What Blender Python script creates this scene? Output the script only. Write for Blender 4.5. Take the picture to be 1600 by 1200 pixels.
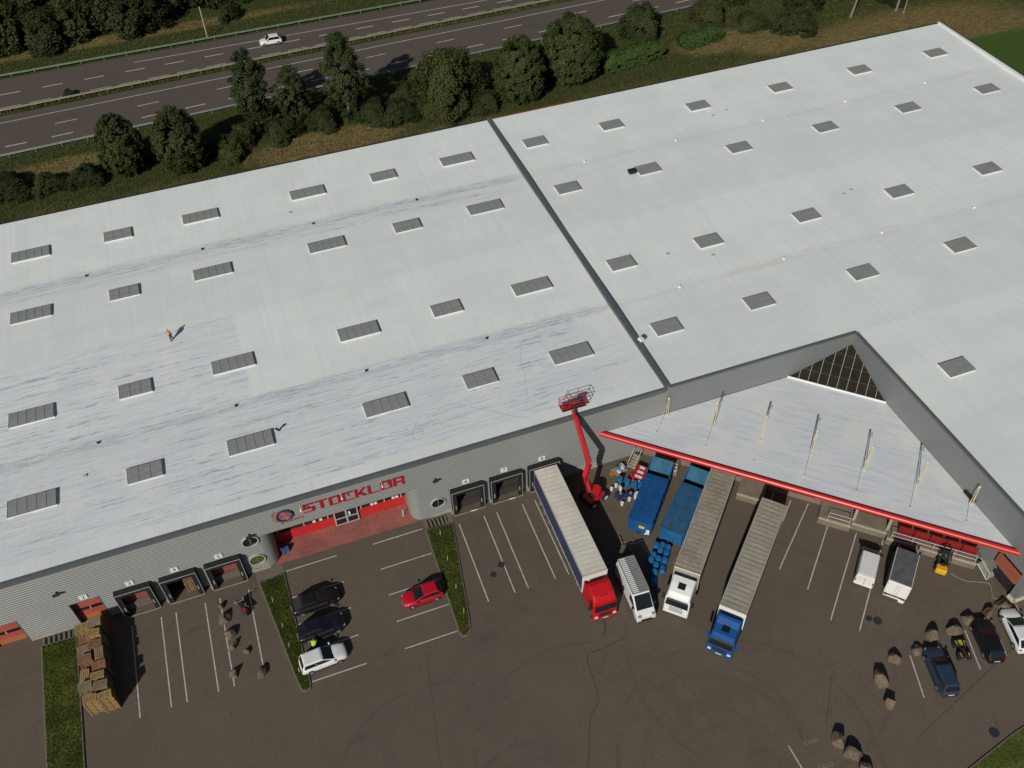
import bpy, bmesh, math, random
import numpy as np
from mathutils import Vector, Matrix, noise

for _o in list(bpy.data.objects): bpy.data.objects.remove(_o, do_unlink=True)
S = bpy.context.scene
COL = S.collection
R = math.radians
rnd = random.Random(7)

# ------------------------------------------------------------------ camera
CAM = Vector((-35.905, -57.398, 80.0))
def _axes(a, b, c):
    fw = Vector((math.sin(a)*math.cos(b), math.cos(a)*math.cos(b), -math.sin(b)))
    r = Vector((math.cos(a), -math.sin(a), 0)); u = r.cross(fw)
    return math.cos(c)*r + math.sin(c)*u, -math.sin(c)*r + math.cos(c)*u, fw
_r, _u, _f = _axes(R(18.4673), R(46.3352), R(-2.1550))
cd = bpy.data.cameras.new('camera'); cam = bpy.data.objects.new('camera', cd); COL.objects.link(cam)
cd.sensor_width = 36.0; cd.lens = 1453.4/1600*36; cd.clip_start = 1; cd.clip_end = 3000
m = Matrix((( _r.x, _u.x, -_f.x), (_r.y, _u.y, -_f.y), (_r.z, _u.z, -_f.z))).to_4x4()
m.translation = CAM; cam.matrix_world = m
S.camera = cam

# ------------------------------------------------------------------ sky, sun, exposure
SUN = Vector((1.0, 1.15, -1.0)).normalized()             # the way the light travels
W = bpy.data.worlds.new('World'); S.world = W; W.use_nodes = True
nt = W.node_tree; bg = nt.nodes['Background']
sky = nt.nodes.new('ShaderNodeTexSky'); sky.sky_type = 'NISHITA'; sky.sun_disc = False
sky.sun_elevation = R(33.3); sky.sun_rotation = math.atan2(-SUN.x, -SUN.y)
sky.air_density = 1.0; sky.dust_density = 1.2; sky.ozone_density = 1.0
nt.links.new(sky.outputs[0], bg.inputs[0]); bg.inputs[1].default_value = 0.05
ld = bpy.data.lights.new('sun', 'SUN'); ld.energy = 5.0; ld.angle = R(0.55); ld.color = (1.0, 0.955, 0.88)
sun = bpy.data.objects.new('sun', ld); COL.objects.link(sun)
sun.rotation_euler = SUN.to_track_quat('-Z', 'Y').to_euler(); sun.location = (-60, -80, 70)
S.view_settings.view_transform = 'Standard'; S.view_settings.look = 'None'
S.view_settings.exposure = -0.56; S.view_settings.gamma = 1.0
S.view_settings.use_curve_mapping = False
S.cycles.max_bounces = 5; S.cycles.diffuse_bounces = 2; S.cycles.glossy_bounces = 2; S.cycles.caustics_reflective = False; S.cycles.caustics_refractive = False

# ------------------------------------------------------------------ node helpers, materials
class NT:
    def __init__(s, name):
        s.m = bpy.data.materials.new(name); s.m.use_nodes = True
        s.t = s.m.node_tree; s.b = s.t.nodes['Principled BSDF']
    def n(s, typ, **k):
        o = s.t.nodes.new(typ)
        for a, v in k.items(): setattr(o, a, v)
        return o
    def l(s, a, b): s.t.links.new(a, b)
    def put(s, sock, v):
        if isinstance(v, (int, float)): sock.default_value = v
        elif isinstance(v, (tuple, list)):
            sock.default_value = tuple(v) + ((1.0,) if len(v) == 3 and sock.type == 'RGBA' else ())
        else: s.l(v, sock)
    def math(s, op, a, b=0.0, c=0.0, clamp=False):
        o = s.n('ShaderNodeMath', operation=op); o.use_clamp = clamp
        s.put(o.inputs[0], a); s.put(o.inputs[1], b); s.put(o.inputs[2], c); return o.outputs[0]
    def ramp(s, v, a, b, c=0.0, d=1.0):
        o = s.n('ShaderNodeMapRange'); o.interpolation_type = 'SMOOTHSTEP'
        s.put(o.inputs[0], v); s.put(o.inputs[1], a); s.put(o.inputs[2], b); s.put(o.inputs[3], c); s.put(o.inputs[4], d)
        return o.outputs[0]
    def mix(s, f, a, b, blend='MIX'):
        o = s.n('ShaderNodeMix', data_type='RGBA', blend_type=blend)
        s.put(o.inputs[0], f); s.put(o.inputs[6], a); s.put(o.inputs[7], b); return o.outputs[2]
    def coord(s, kind='Object'): return s.n('ShaderNodeTexCoord').outputs[kind]
    def xyz(s, v):
        o = s.n('ShaderNodeSeparateXYZ'); s.l(v, o.inputs[0]); return o.outputs
    def map(s, v, scale=(1,1,1), rot=(0,0,0), loc=(0,0,0)):
        o = s.n('ShaderNodeMapping'); s.l(v, o.inputs[0]); o.inputs['Scale'].default_value = scale
        o.inputs['Rotation'].default_value = rot; o.inputs['Location'].default_value = loc; return o.outputs[0]
    def noise(s, v, sc=5.0, det=3.0, rough=.55, dist=0.0):
        o = s.n('ShaderNodeTexNoise'); s.l(v, o.inputs['Vector']); o.inputs['Scale'].default_value = sc
        o.inputs['Detail'].default_value = det; o.inputs['Roughness'].default_value = rough
        o.inputs['Distortion'].default_value = dist; return o.outputs[0]
    def bump(s, h, st=.2, dist=.05):
        o = s.n('ShaderNodeBump'); o.inputs['Strength'].default_value = st; o.inputs['Distance'].default_value = dist
        s.l(h, o.inputs['Height']); s.l(o.outputs[0], s.b.inputs['Normal'])
    def col(s, c): s.put(s.b.inputs['Base Color'], c)

def sc3(c, k): return tuple(min(1.0, v*k) for v in c)
_mc = {}
def M(name, c, rough=.6, metal=0.0, var=.18, scale=3.0, bump=0.0, spec=.5, rand=0.0, coat=0.0):
    if name in _mc: return _mc[name]
    t = NT(name); v = t.coord()
    nz = t.noise(v, scale, 4.0); nz2 = t.noise(v, scale*7, 2.0)
    f = t.math('MULTIPLY_ADD', nz2, .4, t.math('MULTIPLY', nz, .6))
    f = t.ramp(f, .3, .7)
    base = t.mix(f, sc3(c, 1-var), sc3(c, 1+var*.7))
    if rand:
        oi = t.n('ShaderNodeObjectInfo').outputs['Random']
        base = t.mix(t.math('MULTIPLY', oi, rand), base, sc3(c, .35))
    t.col(base); t.b.inputs['Roughness'].default_value = rough; t.b.inputs['Metallic'].default_value = metal
    t.b.inputs['Specular IOR Level'].default_value = spec
    if coat: t.b.inputs['Coat Weight'].default_value = coat; t.b.inputs['Coat Roughness'].default_value = .08
    if bump: t.bump(nz2, bump, .03)
    _mc[name] = t.m; return t.m

def paint(name, c): return M('paint_'+name, c, .42, 0, .05, 1.2, 0, .4, 0, .15)
CREAM = M('cream_steel', (.62,.55,.36), .5, .0, .12); CONC = M('concrete', (.36,.33,.26), .85, 0, .22, 1.5, .2)
BLACK = M('black_rubber', (.012,.012,.013), .8, 0, .2); DARK = M('dark_steel', (.035,.037,.042), .5, .2, .2)
GREY = M('grey_steel', (.3,.31,.32), .45, .3, .1); LGREY = M('light_grey_steel', (.5,.51,.52), .45, .2, .1)
WHITE = M('white_paint', (.78,.78,.76), .45, 0, .06); GLASS = M('dark_glass', (.012,.015,.018), .08, 0, .05, 1, 0, .6)
REDW = M('red_wall_paint', (.52,.025,.025), .55, 0, .1, .6); TYRE = M('tyre', (.014,.014,.014), .85, 0, .15)
RIM = M('alloy_rim', (.42,.42,.42), .35, .7, .1); CHROME = M('lamp_glass', (.75,.76,.78), .12, .1, .05)
TAIL = M('tail_lamp_red', (.35,.012,.01), .2, 0, .05); SKIN = M('skin', (.45,.25,.17), .6, 0, .06)
YELLOW = M('yellow_paint', (.72,.38,.015), .45, 0, .08); PLATE = M('plate_white', (.7,.7,.62), .5, 0, .05)
MIRROR = M('mirror_black', (.02,.02,.022), .4, 0, .1); ORANGE = M('orange_cloth', (.85,.17,.03), .8, 0, .1)
LINEP = M('line_paint', (.50,.47,.41), .8, 0, .35, 2.5); WOODB = M('pallet_wood', (.36,.24,.105), .8, 0, .3, 2.2, .2, .3, .45)

# ------------------------------------------------------------------ mesh builder and tagging
class MB:
    def __init__(s): s.v = []; s.f = []
    def poly(s, pts):
        n = len(s.v); s.v += [tuple(p) for p in pts]; s.f.append(tuple(range(n, n+len(pts)))); return s
    def box(s, x0, x1, y0, y1, z0, z1):
        n = len(s.v)
        s.v += [(x0,y0,z0),(x1,y0,z0),(x1,y1,z0),(x0,y1,z0),(x0,y0,z1),(x1,y0,z1),(x1,y1,z1),(x0,y1,z1)]
        s.f += [tuple(n+i for i in q) for q in ((0,3,2,1),(4,5,6,7),(0,1,5,4),(1,2,6,5),(2,3,7,6),(3,0,4,7))]
        return s
    def hexa(s, a, b):
        """two quads of 4 points each, bottom and top"""
        n = len(s.v); s.v += [tuple(p) for p in a] + [tuple(p) for p in b]
        s.f += [tuple(n+i for i in q) for q in ((0,3,2,1),(4,5,6,7),(0,1,5,4),(1,2,6,5),(2,3,7,6),(3,0,4,7))]
        return s
    def obox(s, c, hs, rz=0.0, mat=None):
        mt = mat or Matrix.Rotation(rz, 3, 'Z'); c = Vector(c); n = len(s.v)
        for z in (-1, 1):
            for x, y in ((-1,-1),(1,-1),(1,1),(-1,1)):
                s.v.append(tuple(c + mt @ Vector((x*hs[0], y*hs[1], z*hs[2]))))
        s.f += [tuple(n+i for i in q) for q in ((0,3,2,1),(4,5,6,7),(0,1,5,4),(1,2,6,5),(2,3,7,6),(3,0,4,7))]
        return s
    def cyl(s, p0, p1, r0, r1=None, n=10, cap=True):
        p0 = Vector(p0); p1 = Vector(p1); r1 = r0 if r1 is None else r1
        d = (p1-p0).normalized(); a = d.orthogonal().normalized(); b = d.cross(a); k = len(s.v)
        for p, r in ((p0, r0), (p1, r1)):
            for i in range(n):
                t = 2*math.pi*i/n; s.v.append(tuple(p + r*(math.cos(t)*a + math.sin(t)*b)))
        for i in range(n): s.f.append((k+i, k+(i+1)%n, k+n+(i+1)%n, k+n+i))
        if cap: s.f += [tuple(k+i for i in range(n))[::-1], tuple(k+n+i for i in range(n))]
        return s
    def tube(s, pts, r, n=6):
        for a, b in zip(pts, pts[1:]): s.cyl(a, b, r, r, n)
        return s
    def prism(s, poly, z0, z1, top=True):
        n = len(s.v); k = len(poly)
        s.v += [(p[0],p[1],z0) for p in poly] + [(p[0],p[1],z1) for p in poly]
        s.f += [tuple(n+i for i in range(k))[::-1], tuple(n+k+i for i in range(k))]
        s.f += [(n+i, n+(i+1)%k, n+k+(i+1)%k, n+k+i) for i in range(k)]
        return s
    def extr(s, poly, y0, y1):
        """polygon in x,z pushed along y"""
        n = len(s.v); k = len(poly)
        s.v += [(p[0],y0,p[1]) for p in poly] + [(p[0],y1,p[1]) for p in poly]
        s.f += [tuple(n+i for i in range(k)), tuple(n+k+i for i in range(k))[::-1]]
        s.f += [(n+i, n+(i+1)%k, n+k+(i+1)%k, n+k+i) for i in range(k)]
        return s
    def loft(s, rings, cap=True, closed=True):
        n = len(s.v); k = len(rings[0])
        for r in rings: s.v += [tuple(p) for p in r]
        for j in range(len(rings)-1):
            for i in range(k if closed else k-1):
                s.f.append((n+j*k+i, n+j*k+(i+1)%k, n+(j+1)*k+(i+1)%k, n+(j+1)*k+i))
        if cap: s.f += [tuple(n+i for i in range(k))[::-1], tuple(n+(len(rings)-1)*k+i for i in range(k))]
        return s
    def slab(s, quad, t, off=0.0):
        """a thick pane: polygon pushed out along its own normal"""
        q = [Vector(p) for p in quad]; nn = (q[1]-q[0]).cross(q[-1]-q[0]).normalized()
        a = [p+nn*off for p in q]; b = [p+nn*(off+t) for p in q]; n = len(s.v); k = len(q)
        s.v += [tuple(p) for p in a+b]
        s.f += [tuple(n+i for i in range(k))[::-1], tuple(n+k+i for i in range(k))]
        s.f += [(n+i, n+(i+1)%k, n+k+(i+1)%k, n+k+i) for i in range(k)]
        return s
    def mesh(s, name, mat, smooth=False, fix=True):
        me = bpy.data.meshes.new(name); me.from_pydata(s.v, [], s.f)
        if fix:
            bm = bmesh.new(); bm.from_mesh(me); bmesh.ops.recalc_face_normals(bm, faces=bm.faces); bm.to_mesh(me); bm.free()
        if smooth: me.polygons.foreach_set('use_smooth', [True]*len(me.polygons))
        me.materials.append(mat); me.update(); return me
    def build(s, name, mat, parent=None, smooth=False, bevel=0.0, sub=0, fix=True, loc=None, rz=0.0):
        o = obj(name, s.mesh(name, mat, smooth, fix), parent)
        if loc: o.location = loc
        if rz: o.rotation_euler = (0, 0, rz)
        if bevel:
            b = o.modifiers.new('bevel', 'BEVEL'); b.width = bevel; b.segments = 2; b.limit_method = 'ANGLE'; b.angle_limit = R(35)
        if sub:
            b = o.modifiers.new('subdivision', 'SUBSURF'); b.levels = sub; b.render_levels = sub
        return o
def obj(name, data, parent=None):
    o = bpy.data.objects.new(name, data); COL.objects.link(o)
    if parent: o.parent = parent
    return o
def tag(o, label=None, cat=None, group=None, kind=None):
    if label: o['label'] = label
    if cat: o['category'] = cat
    if group: o['group'] = group
    if kind: o['kind'] = kind
    return o
def thing(name, label, cat, loc=(0,0,0), rz=0.0, group=None):
    o = obj(name, None); o.location = loc; o.rotation_euler = (0, 0, rz); o.empty_display_size = .3
    return tag(o, label, cat, group)
def copy_tree(o, parent=None):
    c = o.copy(); COL.objects.link(c); c.parent = parent
    for ch in o.children: copy_tree(ch, c)
    return c
def text_mesh(txt, size, name, mat, depth=.02):
    cu = bpy.data.curves.new(name, 'FONT'); cu.body = txt; cu.size = size; cu.extrude = depth/2
    cu.align_x = 'CENTER'; cu.align_y = 'CENTER'
    o = bpy.data.objects.new('tmp', cu); COL.objects.link(o)
    dg = bpy.context.evaluated_depsgraph_get(); me = bpy.data.meshes.new_from_object(o.evaluated_get(dg))
    bpy.data.objects.remove(o); bpy.data.curves.remove(cu); me.name = name; me.materials.clear(); me.materials.append(mat)
    return me
ORD = ['first','second','third','fourth','fifth','sixth','seventh','eighth','ninth','tenth','eleventh','twelfth','thirteenth','fourteenth']
H = 9.53
# ------------------------------------------------------------------ ground, lot, motorway
def mat_grass():
    t = NT('verge_grass'); p = t.n('ShaderNodeNewGeometry').outputs['Position']; x, y, z = t.xyz(p)
    n1 = t.noise(p, .12, 5, .6); n2 = t.noise(p, .9, 4, .65); n3 = t.noise(p, 7, 3, .7)
    g = t.mix(t.ramp(n2, .3, .72), (.06,.077,.021), (.14,.165,.048))
    g = t.mix(t.ramp(n3, .35, .75), (.03,.04,.012), g)
    dry = t.mix(t.ramp(t.noise(t.map(p, (.35, 1.6, 1), (0,0,.1)), 1.2, 5, .7), .3, .7), (.14,.103,.042), (.29,.215,.095))
    k = t.math('ADD', t.math('MULTIPLY', n1, 12), t.math('MULTIPLY', n2, 5))
    d = t.ramp(t.math('ADD', y, k), 75.0, 84.0, .9, 0)                     # mown strip behind the warehouse
    for cx, cy, rx, ry in ((-60,85,11,3),(-21,75.5,14,5),(52,82,9,4.5),(62,78,9,5),(86,72,26,9),(-50,127,40,2.2)):
        e = t.math('SQRT', t.math('ADD', t.math('POWER', t.math('DIVIDE', t.math('SUBTRACT', x, cx), rx), 2),
                                  t.math('POWER', t.math('DIVIDE', t.math('SUBTRACT', y, cy), ry), 2)))
        e = t.math('ADD', e, t.math('MULTIPLY_ADD', n2, .9, -.45))
        d = t.math('MAXIMUM', d, t.ramp(e, .6, 1.15, .9, 0))
    lawn = t.math('MULTIPLY', t.ramp(x, 78, 80), t.ramp(t.math('ADD', y, t.math('MULTIPLY', n2, 2)), 65.5, 67.5, 1, 0))
    d = t.math('MULTIPLY', d, t.math('SUBTRACT', 1, lawn))
    t.col(t.mix(d, t.mix(lawn, g, t.mix(t.ramp(n3, .3, .7), (.045,.085,.016), (.08,.135,.028))), dry)); t.b.inputs['Roughness'].default_value = .95; t.b.inputs['Specular IOR Level'].default_value = .1
    t.bump(t.math('ADD', n3, n2), .6, .3); return t.m
GRASS = mat_grass()
def mat_asphalt(name, c, lot):
    t = NT(name); p = t.n('ShaderNodeNewGeometry').outputs['Position']; x, y, z = t.xyz(p)
    n1 = t.noise(p, .07, 4, .6, .6); n2 = t.noise(p, .55, 5, .65); n3 = t.noise(p, 14, 3, .7)
    b = t.mix(t.ramp(n1, .32, .68), sc3(c, .78), sc3(c, 1.14))
    b = t.mix(t.ramp(n2, .35, .75), b, sc3(c, 1.16))
    if lot:
        b = t.mix(t.ramp(t.math('ADD', x, t.math('MULTIPLY', n1, 24)), -14, 4), b, t.mix(1.0, b, (1.13,1.15,1.1), 'MULTIPLY'))
        oil = t.ramp(t.noise(p, .42, 4, .6, .6), .60, .72)
        b = t.mix(t.math('MULTIPLY', oil, .55), b, sc3(c, .45))
        spots = t.ramp(t.noise(t.map(p, (1,1,1), (0,0,.3), (31,7,0)), .9, 3, .6), .655, .72)
        b = t.mix(t.math('MULTIPLY', spots, .45), b, sc3(c, .35))
        wm = t.noise(p, .35, 3, .6)
        b = t.mix(t.math('MULTIPLY', t.ramp(t.noise(t.map(p, (.9,.16,1), (0,0,.25)), 1, 4, .65), .55, .75), .3), b, sc3(c, .6))
        for cx, cy, r, w in ((-26.5,-31.5,4.3,.17),(-26.2,-31.8,5.9,.2),(-25.9,-31.9,6.3,.12),(-27,-31.3,3.2,.14),(-9,-31.5,6.6,.18),(-20,-29,10.5,.2),(-11.5,-33,5.4,.12),(-11,-33.4,8.2,.2),(-8,-34,11.2,.2),(-33,-27,9.3,.18),(-2,-25,12.2,.22)):
            dd = t.math('SQRT', t.math('ADD', t.math('POWER', t.math('SUBTRACT', x, cx), 2), t.math('POWER', t.math('SUBTRACT', y, cy), 2)))
            e = t.ramp(t.math('ABSOLUTE', t.math('SUBTRACT', dd, r)), w*.4, w*1.5, 1, 0)
            b = t.mix(t.math('MULTIPLY', t.math('MULTIPLY', e, t.ramp(wm, .40, .58)), .42), b, sc3(c, .42))
    else:
        wh = t.ramp(t.math('ABSOLUTE', t.math('SINE', t.math('MULTIPLY', y, 1.75))), .2, .9)
        b = t.mix(t.math('MULTIPLY', wh, .16), b, sc3(c, .7))
    b = t.mix(t.math('MULTIPLY', t.ramp(t.noise(p, .03, 3, .6), .35, .65), .35), b, (c[0]*1.02, c[1]*.93, c[2]*.95))
    b = t.mix(t.ramp(n3, .3, .75), sc3(c, .70), b)
    b = t.mix(t.math('MULTIPLY', t.ramp(t.noise(p, 3.4, 3, .8), .42, .72), .42), b, sc3(c, .62))
    b = t.mix(t.math('MULTIPLY', t.ramp(t.noise(p, 5.5, 2, .8), .55, .72), .3), b, sc3(c, 1.5))
    t.col(b); t.b.inputs['Roughness'].default_value = .92; t.b.inputs['Specular IOR Level'].default_value = .25
    t.bump(n3, .35, .02); return t.m
ASPH = mat_asphalt('lot_asphalt', (.140,.114,.088), True); ROADM = mat_asphalt('motorway_asphalt', (.122,.101,.085), False)
TAR = M('tar_seal', (.066,.055,.043), .8, 0, .4, 2)

tag(MB().box(-700, 800, -500, 1100, -1, -.03).build('ground', GRASS), kind='structure', label='dark green and straw coloured grass land around the site')
lot = tag(MB().box(-130, 95, -110, .6, -.3, 0).build('yard_pavement', ASPH), kind='structure', label='worn brown asphalt yard in front of the warehouse')
def strip(a, b, w=.11, z=.004, name='painted_line', mat=None, parent=None):
    a = Vector((a[0],a[1],0)); b = Vector((b[0],b[1],0)); d = (b-a).normalized(); n = Vector((-d.y, d.x, 0))*w/2
    mb = MB(); mb.poly([a-n+Vector((0,0,z)), b-n+Vector((0,0,z)), b+n+Vector((0,0,z)), a+n+Vector((0,0,z))])
    return mb.build(name, mat or LINEP, parent, fix=False)
LINES = []
for yy in (-1.1,-4.35,-7.47,-10.58,-13.7): LINES.append(((-41.75, yy), (-36.58, yy)))
for yy in (-1.1,-4.3,-7.44,-10.52,-13.55): LINES.append(((-32.8, yy), (-27.45 if yy > -12 else -27.65, yy)))
for xx in (-23.75,-21.0,-19.6,-16.73,-15.3): LINES.append(((xx, -1.9), (xx-.1, -11.6)))
for xx in (-56.87,-54.11,-52.71,-49.9,-48.46,-45.65): LINES.append(((xx, -1.85), (xx, -11.6 if xx < -46 else -10.8)))
LINES += [((9.8,-11.6),(3.2,-17.65)),((11.3,-12.6),(4.26,-18.5)),((13.3,-14.1),(5.6,-21.45)),((13.8,-17.55),(5.8,-25.1)),((15.85,-19.2),(7.7,-27.0)),((8.6,-10.2),(1.5,-16.6))]
LINES += [((10.55,-30.74),(9.21,-34.57)),((14.0,-29.6),(12.9,-34.3)),((16.87,-30.44),(15.6,-34.14)),((19.8,-30.5),(18.74,-33.85)),((23.1,-29.9),(22.0,-33.4)),((-4.3,-34.1),(-4.22,-38.0))]
for a, b in LINES: strip(a, b, parent=lot)
cr = [(-13.22,-19.83),(-14.3,-19.95),(-15.6,-20.1),(-16.95,-20.16),(-17.31,-20.57),(-17.45,-21.9),(-17.6,-23.13),(-17.83,-24.53),(-18.5,-25.2),(-19.22,-25.72),(-20.1,-27.6),(-21.15,-29.79),(-22.4,-32.5)]
mb = MB()
for a, b in zip(cr, cr[1:]):
    d = (Vector(b)-Vector(a)).normalized(); n = Vector((-d.y, d.x))*.045
    mb.poly([(a[0]-n.x,a[1]-n.y,.005),(b[0]-n.x,b[1]-n.y,.005),(b[0]+n.x,b[1]+n.y,.005),(a[0]+n.x,a[1]+n.y,.005)])
mb.build('tar_sealed_crack', TAR, lot, fix=False)
strip((20.5,-33.2),(6.5,-37.4), .07, .004, 'tar_seam', TAR, lot); strip((3.2,-29.4),(-.2,-33.6), .07, .004, 'tar_seam', TAR, lot)
strip((-31,-14.5),(-33.4,-28), .05, .004, 'tar_seam', TAR, lot)
for c, r in (((9.9,-26.7),.42),((9.3,-26.2),.3),((12.84,-39.3),.45),((-22.4,-8.9),.32),((-21.3,-8.1),.35)):
    MB().cyl((c[0],c[1],-.05),(c[0],c[1],.012), r, r, 14).build('manhole_cover', DARK, lot)
for tx, x, y in (('TAXI',-2.3,-34.5),('TAXI',-2.3,-36.75)):
    o = obj('painted_word', text_mesh(tx, .62, 'painted_word', M('faded_paint',(.215,.185,.145),.9,0,.5,6), .004), lot); o.location = (x,y,.007)
    o.rotation_euler = (0,0,R(2))

def gnear(x): return 91.0+(x+70)*.037
def gmed(x): return 106.0+(x+70)*.027
def gfar(x): return 119.0
XS = list(range(-150, 181, 10))
def ribbon(name, f0, f1, z, mat, parent=None, kind=None, label=None):
    mb = MB()
    for a, b in zip(XS, XS[1:]): mb.poly([(a,f0(a),z),(b,f0(b),z),(b,f1(b),z),(a,f1(a),z)])
    o = mb.build(name, mat, parent, fix=False)
    if kind: tag(o, label, kind=kind)
    return o
road1 = ribbon('motorway', lambda x: gnear(x)+.3, lambda x: gmed(x)-1.0, .0, ROADM, kind='structure', label='near carriageway of the grey motorway behind the warehouse')
road2 = ribbon('motorway', lambda x: gmed(x)+.9, lambda x: gfar(x)-.4, .0, ROADM, kind='structure', label='far carriageway of the grey motorway behind the warehouse')
def dashes(f, x0, x1, ln, step, w, parent):
    x = x0
    while x < x1:
        strip((x, f(x)), (x+ln, f(x+ln)), w, .005, 'lane_dash', None, parent); x += step
dashes(lambda x: gnear(x)+3.55, -69.8-7.2*2, 80, 3.4, 7.2, .26, road1)
dashes(lambda x: gnear(x)+7.7, -62-13.4, 80, 3.6, 13.4, .2, road1)
dashes(lambda x: 112.8, -71-7*2, 55, 3.4, 7.05, .24, road2)
dashes(lambda x: gmed(x)+1.9, -71, 55, 3.6, 5.0, .16, road2)
strip((-48,115.8),(70,114.0), .18, .005, 'edge_line', None, road2)
strip((-150,gmed(-150)-3.3),(180,gmed(180)-3.3), .18, .005, 'edge_line', None, road1)
GALV = M('galvanised_rail', (.20,.24,.2), .5, .3, .2, 1.0); GALVB = M('weathered_rail', (.27,.25,.17), .6, .2, .2, 1.0)
def guardrail(label, f, x0, x1, mat, rails=(-.05,)):
    t = thing('guardrail', label, 'guardrail', (0,0,0), 0, 'motorway guardrails')
    for off in rails:
        mb = MB(); xs = np.arange(x0, x1+.1, 6.0)
        prof = [(0,.45),(-.06,.5),(0,.58),(0,.62),(-.06,.69),(0,.76),(.05,.76),(.05,.45)]
        mb.loft([[(x, f(x)+off+q[0], q[1]) for q in prof] for x in xs], True); mb.build('rail_beam', mat, t)
    post = None
    for x in np.arange(x0+1, x1, 4.0):
        if post is None:
            post = MB().box(-.05,.05,-.07,.07,-.1,.72).box(-.08,.08,-.1,.0,.45,.74).mesh('post', M('rail_post',(.32,.31,.25),.6,.2))
        o = obj('post', post, t); o.location = (float(x), f(x)+.09, 0)
guardrail('near guardrail between motorway and the tree row', gnear, -86, 74, GALV)
guardrail('central guardrail on the grassy motorway median', gmed, -86, 60, GALVB)
guardrail('far guardrail beyond the motorway below the wooded bank', gfar, -86, 46, M('green_grey_rail',(.14,.19,.13),.6,.1), (-.1,))
# ------------------------------------------------------------------ grass islands
KERB = M('kerb_stone', (.15,.13,.1), .9, 0, .2)
def inset(poly, d):
    n = len(poly); out = []
    area = sum(poly[i][0]*poly[(i+1)%n][1]-poly[(i+1)%n][0]*poly[i][1] for i in range(n)); sg = 1 if area > 0 else -1
    for i in range(n):
        a, b, c = (Vector(poly[i-1]), Vector(poly[i]), Vector(poly[(i+1)%n]))
        n1 = Vector((-(b-a).y, (b-a).x)).normalized()*sg; n2 = Vector((-(c-b).y, (c-b).x)).normalized()*sg
        m_ = (n1+n2); m_ = m_/max(.4, m_.length_squared)*2*d if m_.length > 1e-6 else n1*d
        out.append((b.x+m_.x, b.y+m_.y))
    return out
def mat_lawn():
    t = NT('island_lawn'); p = t.n('ShaderNodeNewGeometry').outputs['Position']
    n1 = t.noise(p, .5, 4, .6); n2 = t.noise(p, 5, 4, .7)
    c = t.mix(t.ramp(n1, .3, .7), (.06,.09,.016), (.17,.185,.04)); c = t.mix(t.ramp(n2, .3, .75), (.045,.058,.014), c)
    t.col(c); t.b.inputs['Roughness'].default_value = .95; t.b.inputs['Specular IOR Level'].default_value = .1; t.bump(n2, .6, .1); return t.m
LAWN = mat_lawn()
def pt_in(poly, x, y):
    c = False; n = len(poly)
    for i in range(n):
        a, b = poly[i], poly[(i+1)%n]
        if (a[1] > y) != (b[1] > y) and x < (b[0]-a[0])*(y-a[1])/(b[1]-a[1])+a[0]: c = not c
    return c
def blades(name, n, sample, h, w, mat, parent=None, label=None, seed=1, zf=lambda x, y: 0.0):
    r = random.Random(seed); V = []; F = []
    while len(F) < n:
        q = sample(r)
        if q is None: continue
        x, y = q; a = r.uniform(0, math.pi); hh = h*r.uniform(.5, 1.3); ww = w*r.uniform(.6, 1.3); z = zf(x, y); k = len(V)
        dx, dy = math.cos(a)*ww, math.sin(a)*ww; lx, ly = r.uniform(-1,1)*hh*.5, r.uniform(-1,1)*hh*.5
        V += [(x-dx,y-dy,z),(x+dx,y+dy,z),(x+lx,y+ly,z+hh)]; F.append((k,k+1,k+2))
    me = bpy.data.meshes.new(name); me.from_pydata(V, [], F); me.materials.append(mat)
    o = obj(name, me, parent); o['kind'] = 'stuff'
    if label: o['label'] = label
    return o
def island(poly, label, seed, top=.14, n=9000):
    o = MB().prism(inset(poly, .13), -.05, top).build('grass_island', LAWN); tag(o, label, kind='structure')
    q = inset(poly, .13); mb = MB(); k = len(poly)
    for i in range(k):
        j = (i+1)%k; mb.hexa([(poly[i][0],poly[i][1],-.04),(poly[j][0],poly[j][1],-.04),(q[j][0],q[j][1],-.04),(q[i][0],q[i][1],-.04)],
                             [(poly[i][0],poly[i][1],top-.02),(poly[j][0],poly[j][1],top-.02),(q[j][0],q[j][1],top-.01),(q[i][0],q[i][1],top-.01)])
    mb.build('kerb', KERB, o)
    xs = [p[0] for p in q]; ys = [p[1] for p in q]
    def smp(r):
        x = r.uniform(min(xs), max(xs)); y = r.uniform(min(ys), max(ys)); return (x, y) if pt_in(q, x, y) else None
    blades('grass', n, smp, .12, .035, LAWN, o, None, seed, lambda x, y: top-.01); return o
islL = [(-44.6,-1.5),(-41.95,-1.3),(-41.8,-13.9),(-41.95,-14.35),(-42.35,-14.55),(-42.75,-14.3),(-42.95,-13.7)]
islR = [(-27.3,-1.4),(-24.3,-1.6),(-26.2,-13.0),(-26.45,-13.9),(-26.9,-14.4),(-27.4,-14.4),(-27.6,-13.9)]
islW = [(-65.2,-1.0),(-61.9,-1.1),(-61.5,-26),(-64.6,-26)]
island(islL, 'wedge of lawn beside the three parked cars', 3); island(islR, 'narrow wedge of lawn behind the red hatchback', 4)
island(islW, 'long lawn strip beside the stacked pallets', 5, .14, 14000)
island([(26,-38.6),(14.5,-39.9),(2,-42.5),(2,-60),(40,-60),(40,-37.5)], 'corner of lawn at the lower right edge of the yard', 6, .14, 8000)
FLAG = M('paving_slab', (.15,.12,.095), .9, 0, .2, 1.2, .2)
pv = tag(MB().box(-62.2,-60.2,-1.6,-.05,-.02,.02).box(-44.7,-41.9,-1.45,-.05,-.02,.02).build('paved_apron', FLAG), kind='structure', label='small paved aprons at the foot of the wall')
MB().box(-27.2,-24.2,-1.5,-.05,-.02,.02).build('apron_slab', FLAG, pv)
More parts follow.
